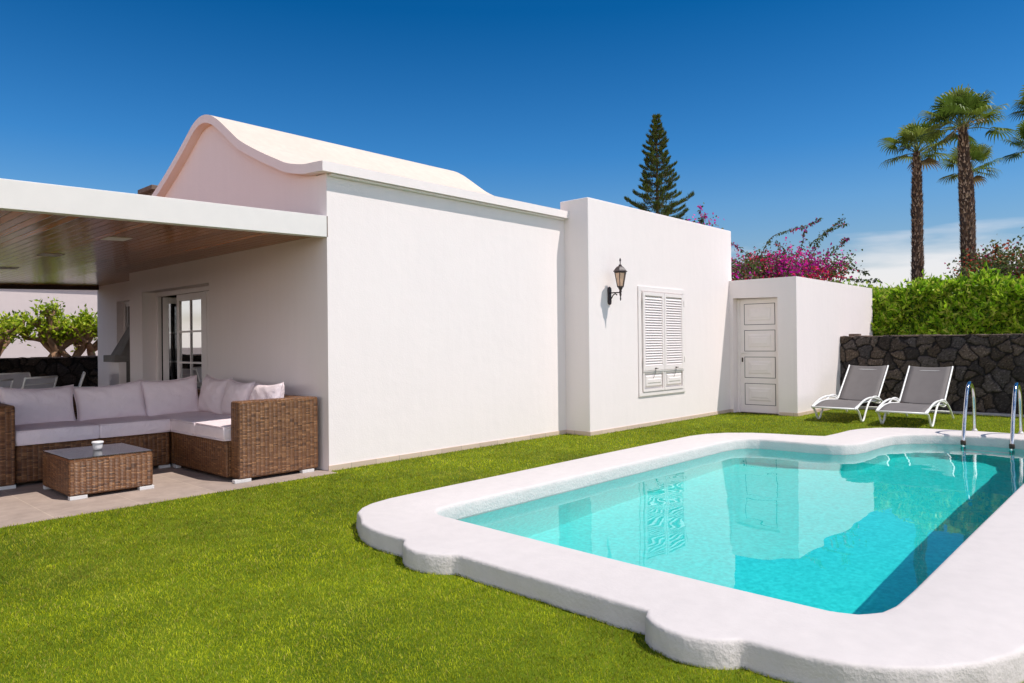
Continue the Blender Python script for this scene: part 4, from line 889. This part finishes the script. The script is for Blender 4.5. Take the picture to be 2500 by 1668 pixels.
# ------------------------------------------------------------------ dry stone walls
def stone_wall(name, length, height, label, seed, cell=0.24, top_kerb=True, depth=0.4, shade=1.0):
    """local x along the wall, front face at y=0 looking to -y"""
    rs = np.random.default_rng(seed); st = 0.016; nx, nz_ = int(length / st), int(height / st)
    X, Z = np.meshgrid(np.linspace(0, length, nx), np.linspace(0, height, nz_), indexing='ij')
    gx, gz_ = int(length / cell) + 3, int(height / (cell * .82)) + 3
    cx = (np.arange(gx)[:, None] - 1 + rs.uniform(-.05, 1.05, (gx, gz_))) * cell; cz = (np.arange(gz_)[None, :] - 1 + rs.uniform(-.05, 1.05, (gx, gz_))) * cell * .82
    cx[:, ::2] += cell / 2; pts = np.stack([cx.ravel(), cz.ravel()], 1)
    wob = 0.018 * np.sin(X * 17 + 3 * np.sin(Z * 11)) ; wob2 = 0.018 * np.sin(Z * 19 + 2 * np.sin(X * 13))
    d = np.sqrt(((X + wob)[..., None] - pts[:, 0]) ** 2 + ((Z + wob2)[..., None] - pts[:, 1]) ** 2)
    idx = np.argpartition(d, 2, axis=-1)[..., :2]; dd = np.take_along_axis(d, idx, -1); od = np.argsort(dd, -1); idx = np.take_along_axis(idx, od, -1); dd = np.take_along_axis(dd, od, -1)
    edge = dd[..., 1] - dd[..., 0]; e = np.clip(edge / 0.05, 0, 1); prof_ = np.sqrt(1 - (1 - e) ** 2)
    rough = sum(np.sin(X * f + rs.uniform(0, 6)) * np.sin(Z * f * 1.1 + rs.uniform(0, 6)) / f for f in (31, 57, 83)) * 0.12
    out = rs.uniform(-.02, .02, len(pts))[idx[..., 0]]; tx = rs.uniform(-.12, .12, len(pts))[idx[..., 0]]
    relx = X - pts[idx[..., 0], 0]
    Yv = 0.05 - prof_ * (0.075 + out + tx * relx) - rough * e + rs.normal(0, .0015, X.shape)
    Zw = Z + (Z > height - st * 1.5) * (0.012 * np.sin(X * 9) + 0.01 * np.sin(X * 23))
    V = np.stack([X, Yv, Zw], -1).reshape(-1, 3)
    i = np.arange(nx - 1)[:, None] * nz_ + np.arange(nz_ - 1)[None, :]; i = i.ravel(); F = np.stack([i, i + nz_, i + nz_ + 1, i + 1], 1)
    br = rs.uniform(0.45, 1.15, len(pts))[idx[..., 0]]; tn = rs.random(len(pts))[idx[..., 0]][..., None]
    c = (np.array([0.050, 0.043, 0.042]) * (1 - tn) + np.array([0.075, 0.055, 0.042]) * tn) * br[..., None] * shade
    sp_ = rs.random(X.shape)[..., None]; c = np.where(sp_ > .93, c * 1.9, c); c = np.where(sp_ < .12, c * .5, c)
    c = np.where(e[..., None] < .35, np.array([0.018, 0.016, 0.016]) * shade, c)
    root = empty(name, label=label, cat='stone wall')
    from_np('stone_face', V, F, M['stone'], root, c.reshape(-1, 3), smooth=True)
    MB().box(0, length, 0.055, depth, 0, height - 0.01).build('core', M['soot'], root)
    # uneven top of flat stones
    tb = MB(); x = 0
    while x < length - .05:
        w = rs.uniform(.14, .4); w = min(w, length - x); tb.box(x + .004, x + w - .004, -0.01 + rs.uniform(-.01, .02), depth, height - .012, height + rs.uniform(.004, .022)); x += w
    tb.build('cap_stones', simple(name + '_cap', (0.20, 0.14, 0.11), rough=.9, var=.35, scale=20, bump=.4), root, bevel=0.006)
    return root
sw = stone_wall('lava_stone_wall', 7.2, 1.42, 'dark lava stone wall behind the two sun loungers', 3, cell=0.245, shade=1.4); sw.location = (15.06, 4.932, 0); sw.rotation_euler = (0, 0, R(-90))
kb = MB().box(14.93, 15.0, -2.2, 4.90, 0, 0.045).build('garden_kerb', M['mortar'], None, bevel=0.005); tag(kb, 'low grey concrete kerb along the foot of the lava stone wall', 'kerb')
bs_ = MB().box(-.07, .07, -.10, .10, 0, .045).build('loose_stone', M['chim'], None, bevel=.01); bs_.location = (15.27, 4.72, 1.432); tag(bs_, 'flat brown stone lying on the wall top beside the annex', 'stone')
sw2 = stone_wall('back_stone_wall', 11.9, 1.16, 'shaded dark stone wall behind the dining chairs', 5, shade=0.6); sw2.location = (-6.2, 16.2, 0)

# ------------------------------------------------------------------ plants
def leaf_cards(centers, dirs, size, width, cols, jitter=0.3, fold=0.25):
    """pointed leaves: 4-vertex kite with folded midrib (2 triangles each side -> 2 quads as tris)"""
    n = len(centers); d = dirs / np.linalg.norm(dirs, axis=1, keepdims=True)
    r_ = rng.normal(size=(n, 3)); s = np.cross(d, r_); s /= np.linalg.norm(s, axis=1, keepdims=True); u = np.cross(s, d)
    L_ = (size * rng.uniform(.7, 1.3, n))[:, None]; W_ = (width * rng.uniform(.7, 1.3, n))[:, None]
    a = centers; b = centers + d * L_ * .45 + s * W_ * .5 + u * W_ * fold; c = centers + d * L_; e = centers + d * L_ * .45 - s * W_ * .5 + u * W_ * fold
    V = np.stack([a, b, c, e], 1).reshape(-1, 3); i = np.arange(n)[:, None] * 4; F = np.concatenate([i + [0, 1, 2], i + [0, 2, 3]])
    return V, F, np.repeat(cols, 4, 0)
def colmix(n, palette, lo=.7, hi=1.25):
    P = np.array(palette); return P[rng.integers(0, len(P), n)] * rng.uniform(lo, hi, (n, 1))
# hedge beyond the stone wall
def hedge(x0, x1, y0, y1, h, n, root):
    k = rng.random(n); x = np.where(k < .55, x0 + rng.exponential(.10, n), rng.uniform(x0, x1, n)); y = rng.uniform(y0, y1, n)
    bump = 0.09 * np.sin(y * 2.1 + 1) + 0.09 * np.sin(y * 5.3 + x) + 0.09 * np.sin(y * 11.7 + x * 5); ht = h + bump
    z = np.where(k < .55, 1.2 + (ht - 1.2) * rng.random(n), ht - rng.exponential(.08, n))
    xf = 0.14 * np.sin(y * 3.3 + z * 4) + 0.10 * np.sin(z * 9 + y * 7) + 0.06 * np.sin(z * 17 - y * 15); x = x + xf
    z = z + (rng.random(n) < .05) * rng.uniform(0, .24, n)
    C = np.stack([x, y, z], 1); d = rng.normal(size=(n, 3)) + np.array([-.6, 0, .9])
    cl = colmix(n, [(.22, .42, .015), (.38, .60, .025), (.10, .20, .012), (.52, .68, .05), (.52, .55, .09)])
    V, F, cc = leaf_cards(C, d, np.full(n, .135), .055, cl); return from_np('leaves', V, F, M['leaf'], root, cc)
hg = empty('hedge', label='tall bright green leafy hedge rising behind the lava stone wall', cat='hedge')
hedge(17.35, 18.9, -4.2, 5.6, 2.46, 40000, hg)
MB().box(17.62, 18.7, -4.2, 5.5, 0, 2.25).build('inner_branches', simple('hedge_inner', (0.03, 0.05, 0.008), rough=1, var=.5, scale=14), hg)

def spot(r_, f_): return (R_.x * r_ + F_.x * f_, R_.y * r_ + F_.y * f_)     # metres to the right of / ahead of the camera
def trunk_mesh(path, radii, seg, cols, rough=0.0):
    b = MB(); b.tube(path, radii, seg); V = np.array(b.v); V += rng.normal(0, rough, V.shape) if rough else 0
    return V, b.f
def bark_obj(name, paths, par, base=(.12, .085, .07), rough=.004, seg=7):
    V = []; F = []
    for p_, r_ in paths:
        b = MB(); b.tube(p_, r_, seg, cap=False); o_ = len(V); V += list(b.v); F += [[q + o_ for q in f] for f in b.f]
    V = np.array(V) + rng.normal(0, rough, (len(V), 3)); cl = np.array(base) * rng.uniform(.6, 1.4, (len(V), 1))
    return from_np(name, V, np.array(F), M['bark'], par, cl, smooth=True)

# fan palms
def palm(r_, f_, top, R0, label, seed, trunk_r=0.17, lean=(0, 0), nleaf=22):
    rs = np.random.default_rng(seed); x, y = spot(r_, f_); t = empty('fan_palm', (x, y, 0), label=label, cat='palm tree', group='fan palms behind the garden')
    # trunk clothed in cut leaf bases
    H = top; path = [Vector((lean[0] * (k / 12) ** 2 * 0.0 + lean[0] * (k / 12 - 1), lean[1] * (k / 12 - 1), H * k / 12)) for k in range(13)]
    rad = [trunk_r * (1.18 - 0.30 * k / 12 + 0.05 * math.sin(k * 2.3)) for k in range(13)]
    rad[-1] *= .6; rad[-2] *= .85
    b = MB(); b.tube(path, rad, 12); V = np.array(b.v); nv = len(V)
    Vc = [V]; Fc = [np.array([f for f in b.f if len(f) == 4])[:, [0, 1, 2]], np.array([f for f in b.f if len(f) == 4])[:, [0, 2, 3]]]; cols = [np.array([.07, .045, .035]) * rs.uniform(.7, 1.2, (nv, 1))]
    ns = int(H * 330); k = rs.random(ns); a = rs.uniform(0, 2 * np.pi, ns); zz = k * (H - .05); rr = np.interp(zz, [q.z for q in path], rad) * 0.96
    cx = np.interp(zz, [q.z for q in path], [q.x for q in path]); cy = np.interp(zz, [q.z for q in path], [q.y for q in path])
    ca, sa = np.cos(a), np.sin(a); w = rs.uniform(.014, .032, ns); ln = rs.uniform(.05, .12, ns); outw = rs.uniform(.02, .06, ns)
    P0 = np.stack([cx + rr * ca - sa * w, cy + rr * sa + ca * w, zz], 1); P1 = np.stack([cx + rr * ca + sa * w, cy + rr * sa - ca * w, zz], 1); P2 = np.stack([cx + (rr + outw) * ca, cy + (rr + outw) * sa, zz + ln], 1)
    V2 = np.stack([P0, P1, P2], 1).reshape(-1, 3); F2 = np.arange(ns)[:, None] * 3 + np.array([0, 1, 2]) + nv
    c2 = np.repeat((np.array([[.24, .15, .10], [.42, .30, .22], [.10, .06, .04]])[rs.integers(0, 3, ns)] * rs.uniform(.7, 1.3, (ns, 1))), 3, 0)
    from_np('trunk', np.concatenate([V] + [V2]), np.concatenate(Fc + [F2]), M['bark'], t, np.concatenate(cols + [c2]))
    # crown of fans
    PV, PF, PC = [], [], []; SV = []; off = 0
    stems = []
    for q in range(nleaf):
        az = q * 2.399 + rs.uniform(-.2, .2); el = math.radians(82 - 92 * (q / nleaf) ** 1.1 + rs.uniform(-8, 8))
        o_ = Vector((0, 0, H - .05)); d = Vector((math.cos(az) * math.cos(el), math.sin(az) * math.cos(el), math.sin(el)))
        pl_ = R0 * rs.uniform(.50, .66); drop = Vector((0, 0, -0.16 * pl_ * (1 - abs(math.sin(el)))))
        mid_ = o_ + d * pl_ * .5; end = o_ + d * pl_ + drop; stems.append(([o_, mid_, end], [.016, .012, .009]))
        d2 = (end - mid_).normalized(); side = d2.cross(Vector((0, 0, 1)));
        if side.length < .1: side = Vector((1, 0, 0))
        side.normalize(); upv = side.cross(d2).normalized(); tw = rs.uniform(-.5, .5); side, upv = side * math.cos(tw) + upv * math.sin(tw), upv * math.cos(tw) - side * math.sin(tw)
        bl = R0 * rs.uniform(.42, .54); nb = 24; dead = q >= nleaf - 1
        cbase = np.array([(.08, .13, .018), (.13, .18, .02), (.19, .23, .04)][rs.integers(0, 3)]) if not dead else np.array([.20, .15, .06])
        for s_ in range(nb):
            an = math.radians(-125 + 250 * s_ / (nb - 1)); ln_ = bl * (1 - .32 * (abs(an) / math.radians(125)) ** 2) * rs.uniform(.92, 1.05)
            dd = d2 * math.cos(an) + side * math.sin(an) + upv * .10 * math.cos(an * 2); wv_ = (side * math.cos(an) - d2 * math.sin(an)) * (bl * .05)
            p0 = end; p1 = end + dd * ln_ * .55 + upv * .02; p2 = end + dd * ln_ * .82 + Vector((0, 0, -.05 * bl)); p3 = end + dd * ln_ + Vector((0, 0, -.26 * bl * rs.uniform(.6, 1.4)))
            PV += [p0, p1 - wv_, p1 + wv_, p2 - wv_ * .6, p2 + wv_ * .6, p3]; PF += [[off, off + 1, off + 2], [off + 1, off + 3, off + 4], [off + 1, off + 4, off + 2], [off + 3, off + 5, off + 4]]
            cc = cbase * rs.uniform(.75, 1.3); PC += [cc, cc, cc, cc * 1.15, cc * 1.15, cc * 1.3 + np.array([.03, .02, .0])]; off += 6
    from_np('crown', np.array([tuple(v) for v in PV]), np.array(PF), M['leaf'], t, np.array(PC))
    bark_obj('frond_stems', stems, t, (.16, .18, .05), .0, 5)
palm(11.35, 20, 6.60, 1.02, 'shorter fan palm left of the taller one, slim trunk', 21, .145, (.10, 0))
palm(11.38, 18, 6.68, 1.16, 'tallest fan palm with thick shaggy trunk rising from the red flowered bush', 22, .155, (-.14, .15), 26)
palm(17.0, 26.5, 7.6, 1.15, 'small fan palm whose crown shows behind the tallest palm trunk', 23, .16)
palm(17.3, 23, 8.75, 1.1, 'fan palm cut by the right edge of the photo, upper crown', 24, .17)
palm(19.1, 26, 8.25, 1.2, 'fan palm cut by the right edge of the photo, lower crown', 25, .17)

# Norfolk pine
def norfolk(r_, f_, H, label):
    x, y = spot(r_, f_); t = empty('norfolk_pine', (x, y, 0), label=label, cat='pine tree'); rs = np.random.default_rng(4)
    stems = [([Vector((0, 0, H * k / 10)) for k in range(11)], [.16 * (1 - k / 10.6) + .008 for k in range(11)])]
    CV, DV, SV, CC = [], [], [], []
    z = H - .15; k = 0
    while z > H - 6.2:
        dn = H - z; rad = min(.09 + dn * .265, 1.32) * (1 - .0 * k); nb = 7 if dn > .8 else 5; a0 = rs.uniform(0, 6)
        if dn > 3.0: rad *= rs.uniform(.78, 1.18)
        for q in range(nb):
            a = a0 + q * 2 * math.pi / nb + rs.uniform(-.15, .15); rr = rad * rs.uniform(.70, 1.15); n_ = 6; pts = []
            for i in range(n_ + 1):
                s = i / n_; pts.append(Vector((math.cos(a) * rr * s, math.sin(a) * rr * s, z + (-.10 * math.sin(s * 3.1) * rr + .16 * rr * s ** 3) + rr * .05)))
            stems.append((pts, [.018 * (1 - .7 * i / n_) for i in range(n_ + 1)]))
            m_ = int(60 + 215 * rr); s = 1 - rs.random(m_) ** 1.5 * (.66 if dn > 1.2 else .95); s = s * np.clip(rs.normal(1, .01, m_), 0, 1.02)
            P = np.array([[np.interp(v, np.linspace(0, 1, n_ + 1), [p_[c] for p_ in pts]) for c in range(3)] for v in s])
            spread = rr * .24 * (1 - s ** 2 * .55); sd_ = rs.uniform(-1, 1, m_) * spread; P[:, 0] += -math.sin(a) * sd_; P[:, 1] += math.cos(a) * sd_; P[:, 2] += rs.uniform(-.02, .07, m_) + .10 * np.abs(sd_)
            D = np.stack([math.cos(a) * .5 * np.ones(m_) + rs.normal(0, .25, m_), math.sin(a) * .5 * np.ones(m_) + rs.normal(0, .25, m_), np.full(m_, .9) + rs.normal(0, .2, m_)], 1)
            CV.append(P); DV.append(D); CC.append(np.array([(.05, .09, .018), (.10, .14, .02), (.18, .19, .03), (.13, .08, .03)])[rs.choice(4, m_, p=[.4, .32, .2, .08])] * rs.uniform(.8, 1.2, (m_, 1)))
        z -= .19 + .13 * min(dn, 3) / 3; k += 1
    C = np.concatenate(CV); D = np.concatenate(DV); cl = np.concatenate(CC); V, F, cc = leaf_cards(C, D, np.full(len(C), .135), .022, cl)
    from_np('crown', V, F, M['leaf'], t, cc); bark_obj('trunk', stems, t, (.13, .085, .06), .002, 6)
norfolk(6.14, 30, 10.85, 'tall dark conical Norfolk pine rising behind the tall white wall')

# bougainvillea
def bougain(r_, f_, zc, rx, rz_, n, label, seed, arcs, palette, depth=1.2, green=.38, name='bougainvillea'):
    rs = np.random.default_rng(seed); x, y = spot(r_, f_); t = empty(name, (x, y, 0), label=label, cat='flowering shrub')
    Rv = np.array([R_.x, R_.y, 0]); Rv /= np.linalg.norm(Rv); Fv = np.array([F_.x, F_.y, 0]); Fv /= np.linalg.norm(Fv); Zv = np.array([0, 0, 1.])
    def W(a, b_, c): return np.outer(a, Rv) + np.outer(b_, Fv) + np.outer(c, Zv)
    # mass of leaves, clumped
    nc = 60; ca = rs.uniform(0, 2 * np.pi, nc); cr_ = np.sqrt(rs.random(nc)); cx = cr_ * np.cos(ca) * rx; cz = cr_ * np.sin(ca) * rz_; cy = rs.uniform(-1, 1, nc) * depth
    w = rs.integers(0, nc, n); sg = .20
    P = W(cx[w] + rs.normal(0, sg, n), cy[w] + rs.normal(0, sg, n), zc + cz[w] + rs.normal(0, sg * .75, n)); D = rs.normal(size=(n, 3)) + [0, 0, .3]
    gcol = np.array([(.06, .10, .025), (.12, .16, .045), (.18, .18, .06)]); pk = np.array(palette)
    isg = rs.random(n) < green; fl_ = rs.random(nc) < .6
    isg = np.where(fl_[w], isg & (rs.random(n) < .8), isg | (rs.random(n) < .75))
    clc = rs.integers(0, len(pk), nc)
    cl = np.where(isg[:, None], gcol[rs.integers(0, 3, n)], pk[clc[w]]) * rs.uniform(.7, 1.3, (n, 1))
    VV = [leaf_cards(P, D, np.full(n, .075), .055, cl)]
    stems = []
    for q in range(26):
        a = rs.uniform(-.7, .7) * rx; e_ = [rs.uniform(-1, 1) * rx, rs.uniform(-1, 1) * depth * .6, zc + rs.uniform(-.3, .9) * rz_]
        stems.append(([Vector(W([a * .3], [0], [0.0])[0]), Vector(W([a * .7], [e_[1] * .5], [zc * .6])[0]), Vector(W([e_[0]], [e_[1]], [e_[2]])[0])], [.03, .02, .006]))
    for pts, fl2 in arcs:
        pth = catmull([Vector(W([a], [b_], [c])[0]) for a, b_, c in pts], 10); stems.append((pth, [.011 * (1 - .75 * i / len(pth)) for i in range(len(pth))]))
        m_ = int(sum((q2 - q1).length for q1, q2 in zip(pth, pth[1:])) * 75); s = (rs.random(m_) ** .7) * (len(pth) - 1.01)
        i0 = s.astype(int); A = np.array([tuple(v) for v in pth]); Pp = A[i0] + (A[i0 + 1] - A[i0]) * (s - i0)[:, None] + rs.normal(0, .022, (m_, 3)); Dd = rs.normal(size=(m_, 3)) * .6 + [0, 0, -.6]
        cc = gcol[rs.integers(0, 2, m_)] * rs.uniform(.7, 1.2, (m_, 1)); tip = s / len(pth)
        cc = np.where(((rs.random(m_) < fl2) & (tip > .55))[:, None], pk[rs.integers(0, len(pk), m_)] * .8, cc)
        VV.append(leaf_cards(Pp, Dd, np.full(m_, .085), .045, cc))
    o_ = 0; Va, Fa, Ca = [], [], []
    for v, f, c in VV: Va.append(v); Fa.append(f + o_); Ca.append(c); o_ += len(v)
    from_np('leaves_and_blooms', np.concatenate(Va), np.concatenate(Fa), M['leaf'], t, np.concatenate(Ca)); bark_obj('stems', stems, t, (.12, .09, .07), .0, 5)
pink = [(.68, .012, .40), (.52, .010, .40), (.72, .03, .30), (.45, .012, .26), (.75, .03, .10)]
bougain(7.1, 19, 3.12, 1.24, .52, 10500, 'magenta bougainvillea spilling above the flat annex roof', 31, [
    ([(-.7, -.3, 3.3), (-.35, -.3, 4.0), (.1, -.3, 4.22), (.6, -.3, 4.35), (1.0, -.3, 4.55)], .3),
    ([(-.6, .1, 3.4), (-.9, .1, 3.75), (-1.28, .1, 4.0)], .7),
    ([(.7, -.2, 3.3), (.95, -.2, 3.9), (1.25, -.2, 4.25), (1.75, -.2, 4.42)], .1),
    ([(.85, .1, 3.9), (1.3, .1, 4.25), (1.78, .1, 4.62)], .2),
    ([(.9, -.1, 3.3), (1.3, -.1, 3.6), (1.65, -.1, 3.95), (1.78, -.1, 4.05)], .5),
    ([(.4, 0, 3.4), (.6, 0, 3.85), (.7, 0, 4.3)], .4),
    ([(1.2, 0, 3.3), (1.6, 0, 3.32), (2.0, 0, 3.25), (2.35, 0, 3.12)], .0),
    ([(1.3, .1, 3.1), (1.8, .1, 3.0), (2.3, .1, 2.95), (2.75, .1, 2.93)], .0),
    ([(.1, .2, 3.4), (.25, .2, 3.75), (-.05, .2, 4.0)], .3)], pink)
bougain(12.05, 17.2, 2.85, 1.25, .58, 8500, 'dark bush with red and purple flowers at the foot of the tallest palm', 32, [
    ([(.2, -.3, 3.1), (.6, -.3, 3.45), (1.0, -.3, 3.65), (1.5, -.3, 3.9)], .0), ([(.2, -.2, 3.0), (.7, -.2, 3.35), (1.4, -.2, 3.42)], .0),
    ([(-.4, -.2, 3.0), (-.75, -.2, 3.15), (-1.05, -.2, 3.12)], .0), ([(-.3, -.2, 3.0), (-.5, -.2, 3.4), (-.55, -.2, 3.6)], .0)], [(.40, .02, .14), (.46, .07, .03), (.30, .015, .20)], green=.80)
bougain(5.0, 19, 4.15, .35, .35, 500, 'small sprig of pink bougainvillea above the tall wall, right of the pine', 33, [([(.03, 0, 4.2), (.05, 0, 4.6), (.02, 0, 4.95)], .6), ([(-.6, 0, 4.3), (-.4, 0, 4.5), (-.35, 0, 4.62)], .7), ([(0.03, 0, 4.3), (.1, 0, 4.6), (.17, 0, 4.74)], .9)], pink[:3], depth=.3)
# shrub at the annex end
def bush(name, x, y, z, rx, ry, rz_, n, label, size=.08, pal=((.10, .16, .02), (.17, .23, .03), (.24, .28, .05))):
    t = empty(name, (x, y, 0), label=label, cat='shrub'); v = rng.normal(size=(n, 3)); v /= np.linalg.norm(v, axis=1, keepdims=True); v *= rng.random((n, 1)) ** .4
    P = v * [rx, ry, rz_] + [0, 0, z]; V, F, cc = leaf_cards(P, rng.normal(size=(n, 3)) + [0, 0, .8], np.full(n, size), size * .42, colmix(n, pal)); from_np('leaves', V, F, M['leaf'], t, cc)
    bark_obj('stems', [([Vector((0, 0, 0)), Vector((rng.uniform(-.3, .3) * rx, rng.uniform(-.3, .3) * ry, z * .6)), Vector((rng.uniform(-.7, .7) * rx, rng.uniform(-.7, .7) * ry, z))], [.03, .02, .008]) for _ in range(8)], t, seg=5); return t
bush('shrub', 17.55, 5.9, 2.45, .35, .3, .32, 900, 'light green shrub tip peeping over the annex wall beside the hedge')

# gnarled pruned trees beyond the back stone wall
def knobbly(x, y, seed, label, h=1.25, sp=.75):
    rs = np.random.default_rng(seed); t = empty('pruned_tree', (x, y, 0), label=label, cat='tree', group='gnarled pruned trees behind the back wall'); stems = []; tips = []
    def grow(p, d, r_, lv):
        L_ = {0: 1.3, 1: .40, 2: .32, 3: .22}[lv] * rs.uniform(.8, 1.2); pts = [p]; q = p
        for i in range(4):
            d = (d + Vector(rs.normal(0, .18, 3)) + Vector((0, 0, .05))).normalized(); q = q + d * L_ / 4; pts.append(q)
        stems.append((pts, [r_, r_ * .95, r_ * .88, r_ * .82, r_ * .8]))
        tips.append((q, lv)) if lv >= 1 else None
        if lv < 3:
            for c in range(3 if lv == 0 else 2 + int(rs.random() < .5)):
                a = rs.uniform(0, 6.28); o_ = Vector((math.cos(a), math.sin(a), rs.uniform(.0, .7))); grow(q, (d * .55 + o_ * .75).normalized(), r_ * .74, lv + 1)
    grow(Vector((0, 0, 0)), Vector((rs.uniform(-.3, .3), 0, 1)), .10, 0)
    P = []; 
    for q, lv in tips:
        n_ = {1: 5, 2: 20, 3: 38}[lv]; P.append(np.array(q) + rs.normal(0, .085, (n_, 3)))
    P = np.concatenate(P); n_ = len(P); V, F, cc = leaf_cards(P, rs.normal(size=(n_, 3)) + [0, 0, .7], np.full(n_, .10), .05, colmix(n_, [(.28, .40, .012), (.42, .54, .02), (.54, .58, .05), (.16, .24, .01)]))
    from_np('crown', V, F, M['leaf'], t, cc); bark_obj('trunk', stems, t, (.30, .18, .11), .003, 7)
knobbly(4.02, 17.6, 41, 'gnarled pruned tree with a thick trunk, second from the left edge, behind the back wall')
knobbly(4.42, 17.5, 42, 'thin leaning pruned tree in the middle, against the neighbouring white house')
knobbly(4.95, 17.7, 43, 'full leafy pruned tree, second from the veranda wall corner'); knobbly(5.35, 17.4, 45, 'pruned tree right beside the veranda wall corner')
knobbly(3.62, 17.6, 44, 'pruned tree half hidden at the far left edge of the view')
# neighbouring house
nb_ = empty('neighbour_house', (3, 25, 0), label='plain white neighbouring house seen under the veranda behind the trees', cat='house')
M['wall2'] = stucco('neighbour_render', (0.60, 0.52, 0.50), stain=0.03)
MB().box(-2, 14, 0, 6, 0, 3.2).build('wall', M['wall2'], nb_); MB().box(-2.1, 14.1, -.1, 6.1, 3.2, 3.35).build('roof_edge', M['wall2'], nb_)
# row of white houses, hedge and wall on the far west side (seen mirrored in the terrace door)
wh = empty('west_house', (-17, 36, 0), label='white house with parapet mirrored in the terrace door glass', cat='house')
MB().box(-8, 0, -16, 0, 0, 2.9).build('wall', M['wall'], wh); MB().box(-7, -1, -9, -5, 2.9, 4.1).build('upper_storey', M['wall'], wh)
wg = empty('west_hedge', label='green hedge mirrored in the terrace door glass', cat='hedge'); n_ = 9000
P = np.stack([rng.uniform(-12.3, -11.2, n_), rng.uniform(14, 36, n_), rng.uniform(.5, 1.9, n_)], 1); V, F, cc = leaf_cards(P, rng.normal(size=(n_, 3)), np.full(n_, .16), .09, colmix(n_, [(.09, .15, .012), (.15, .22, .02), (.05, .09, .01)])); from_np('leaves', V, F, M['leaf'], wg, cc)
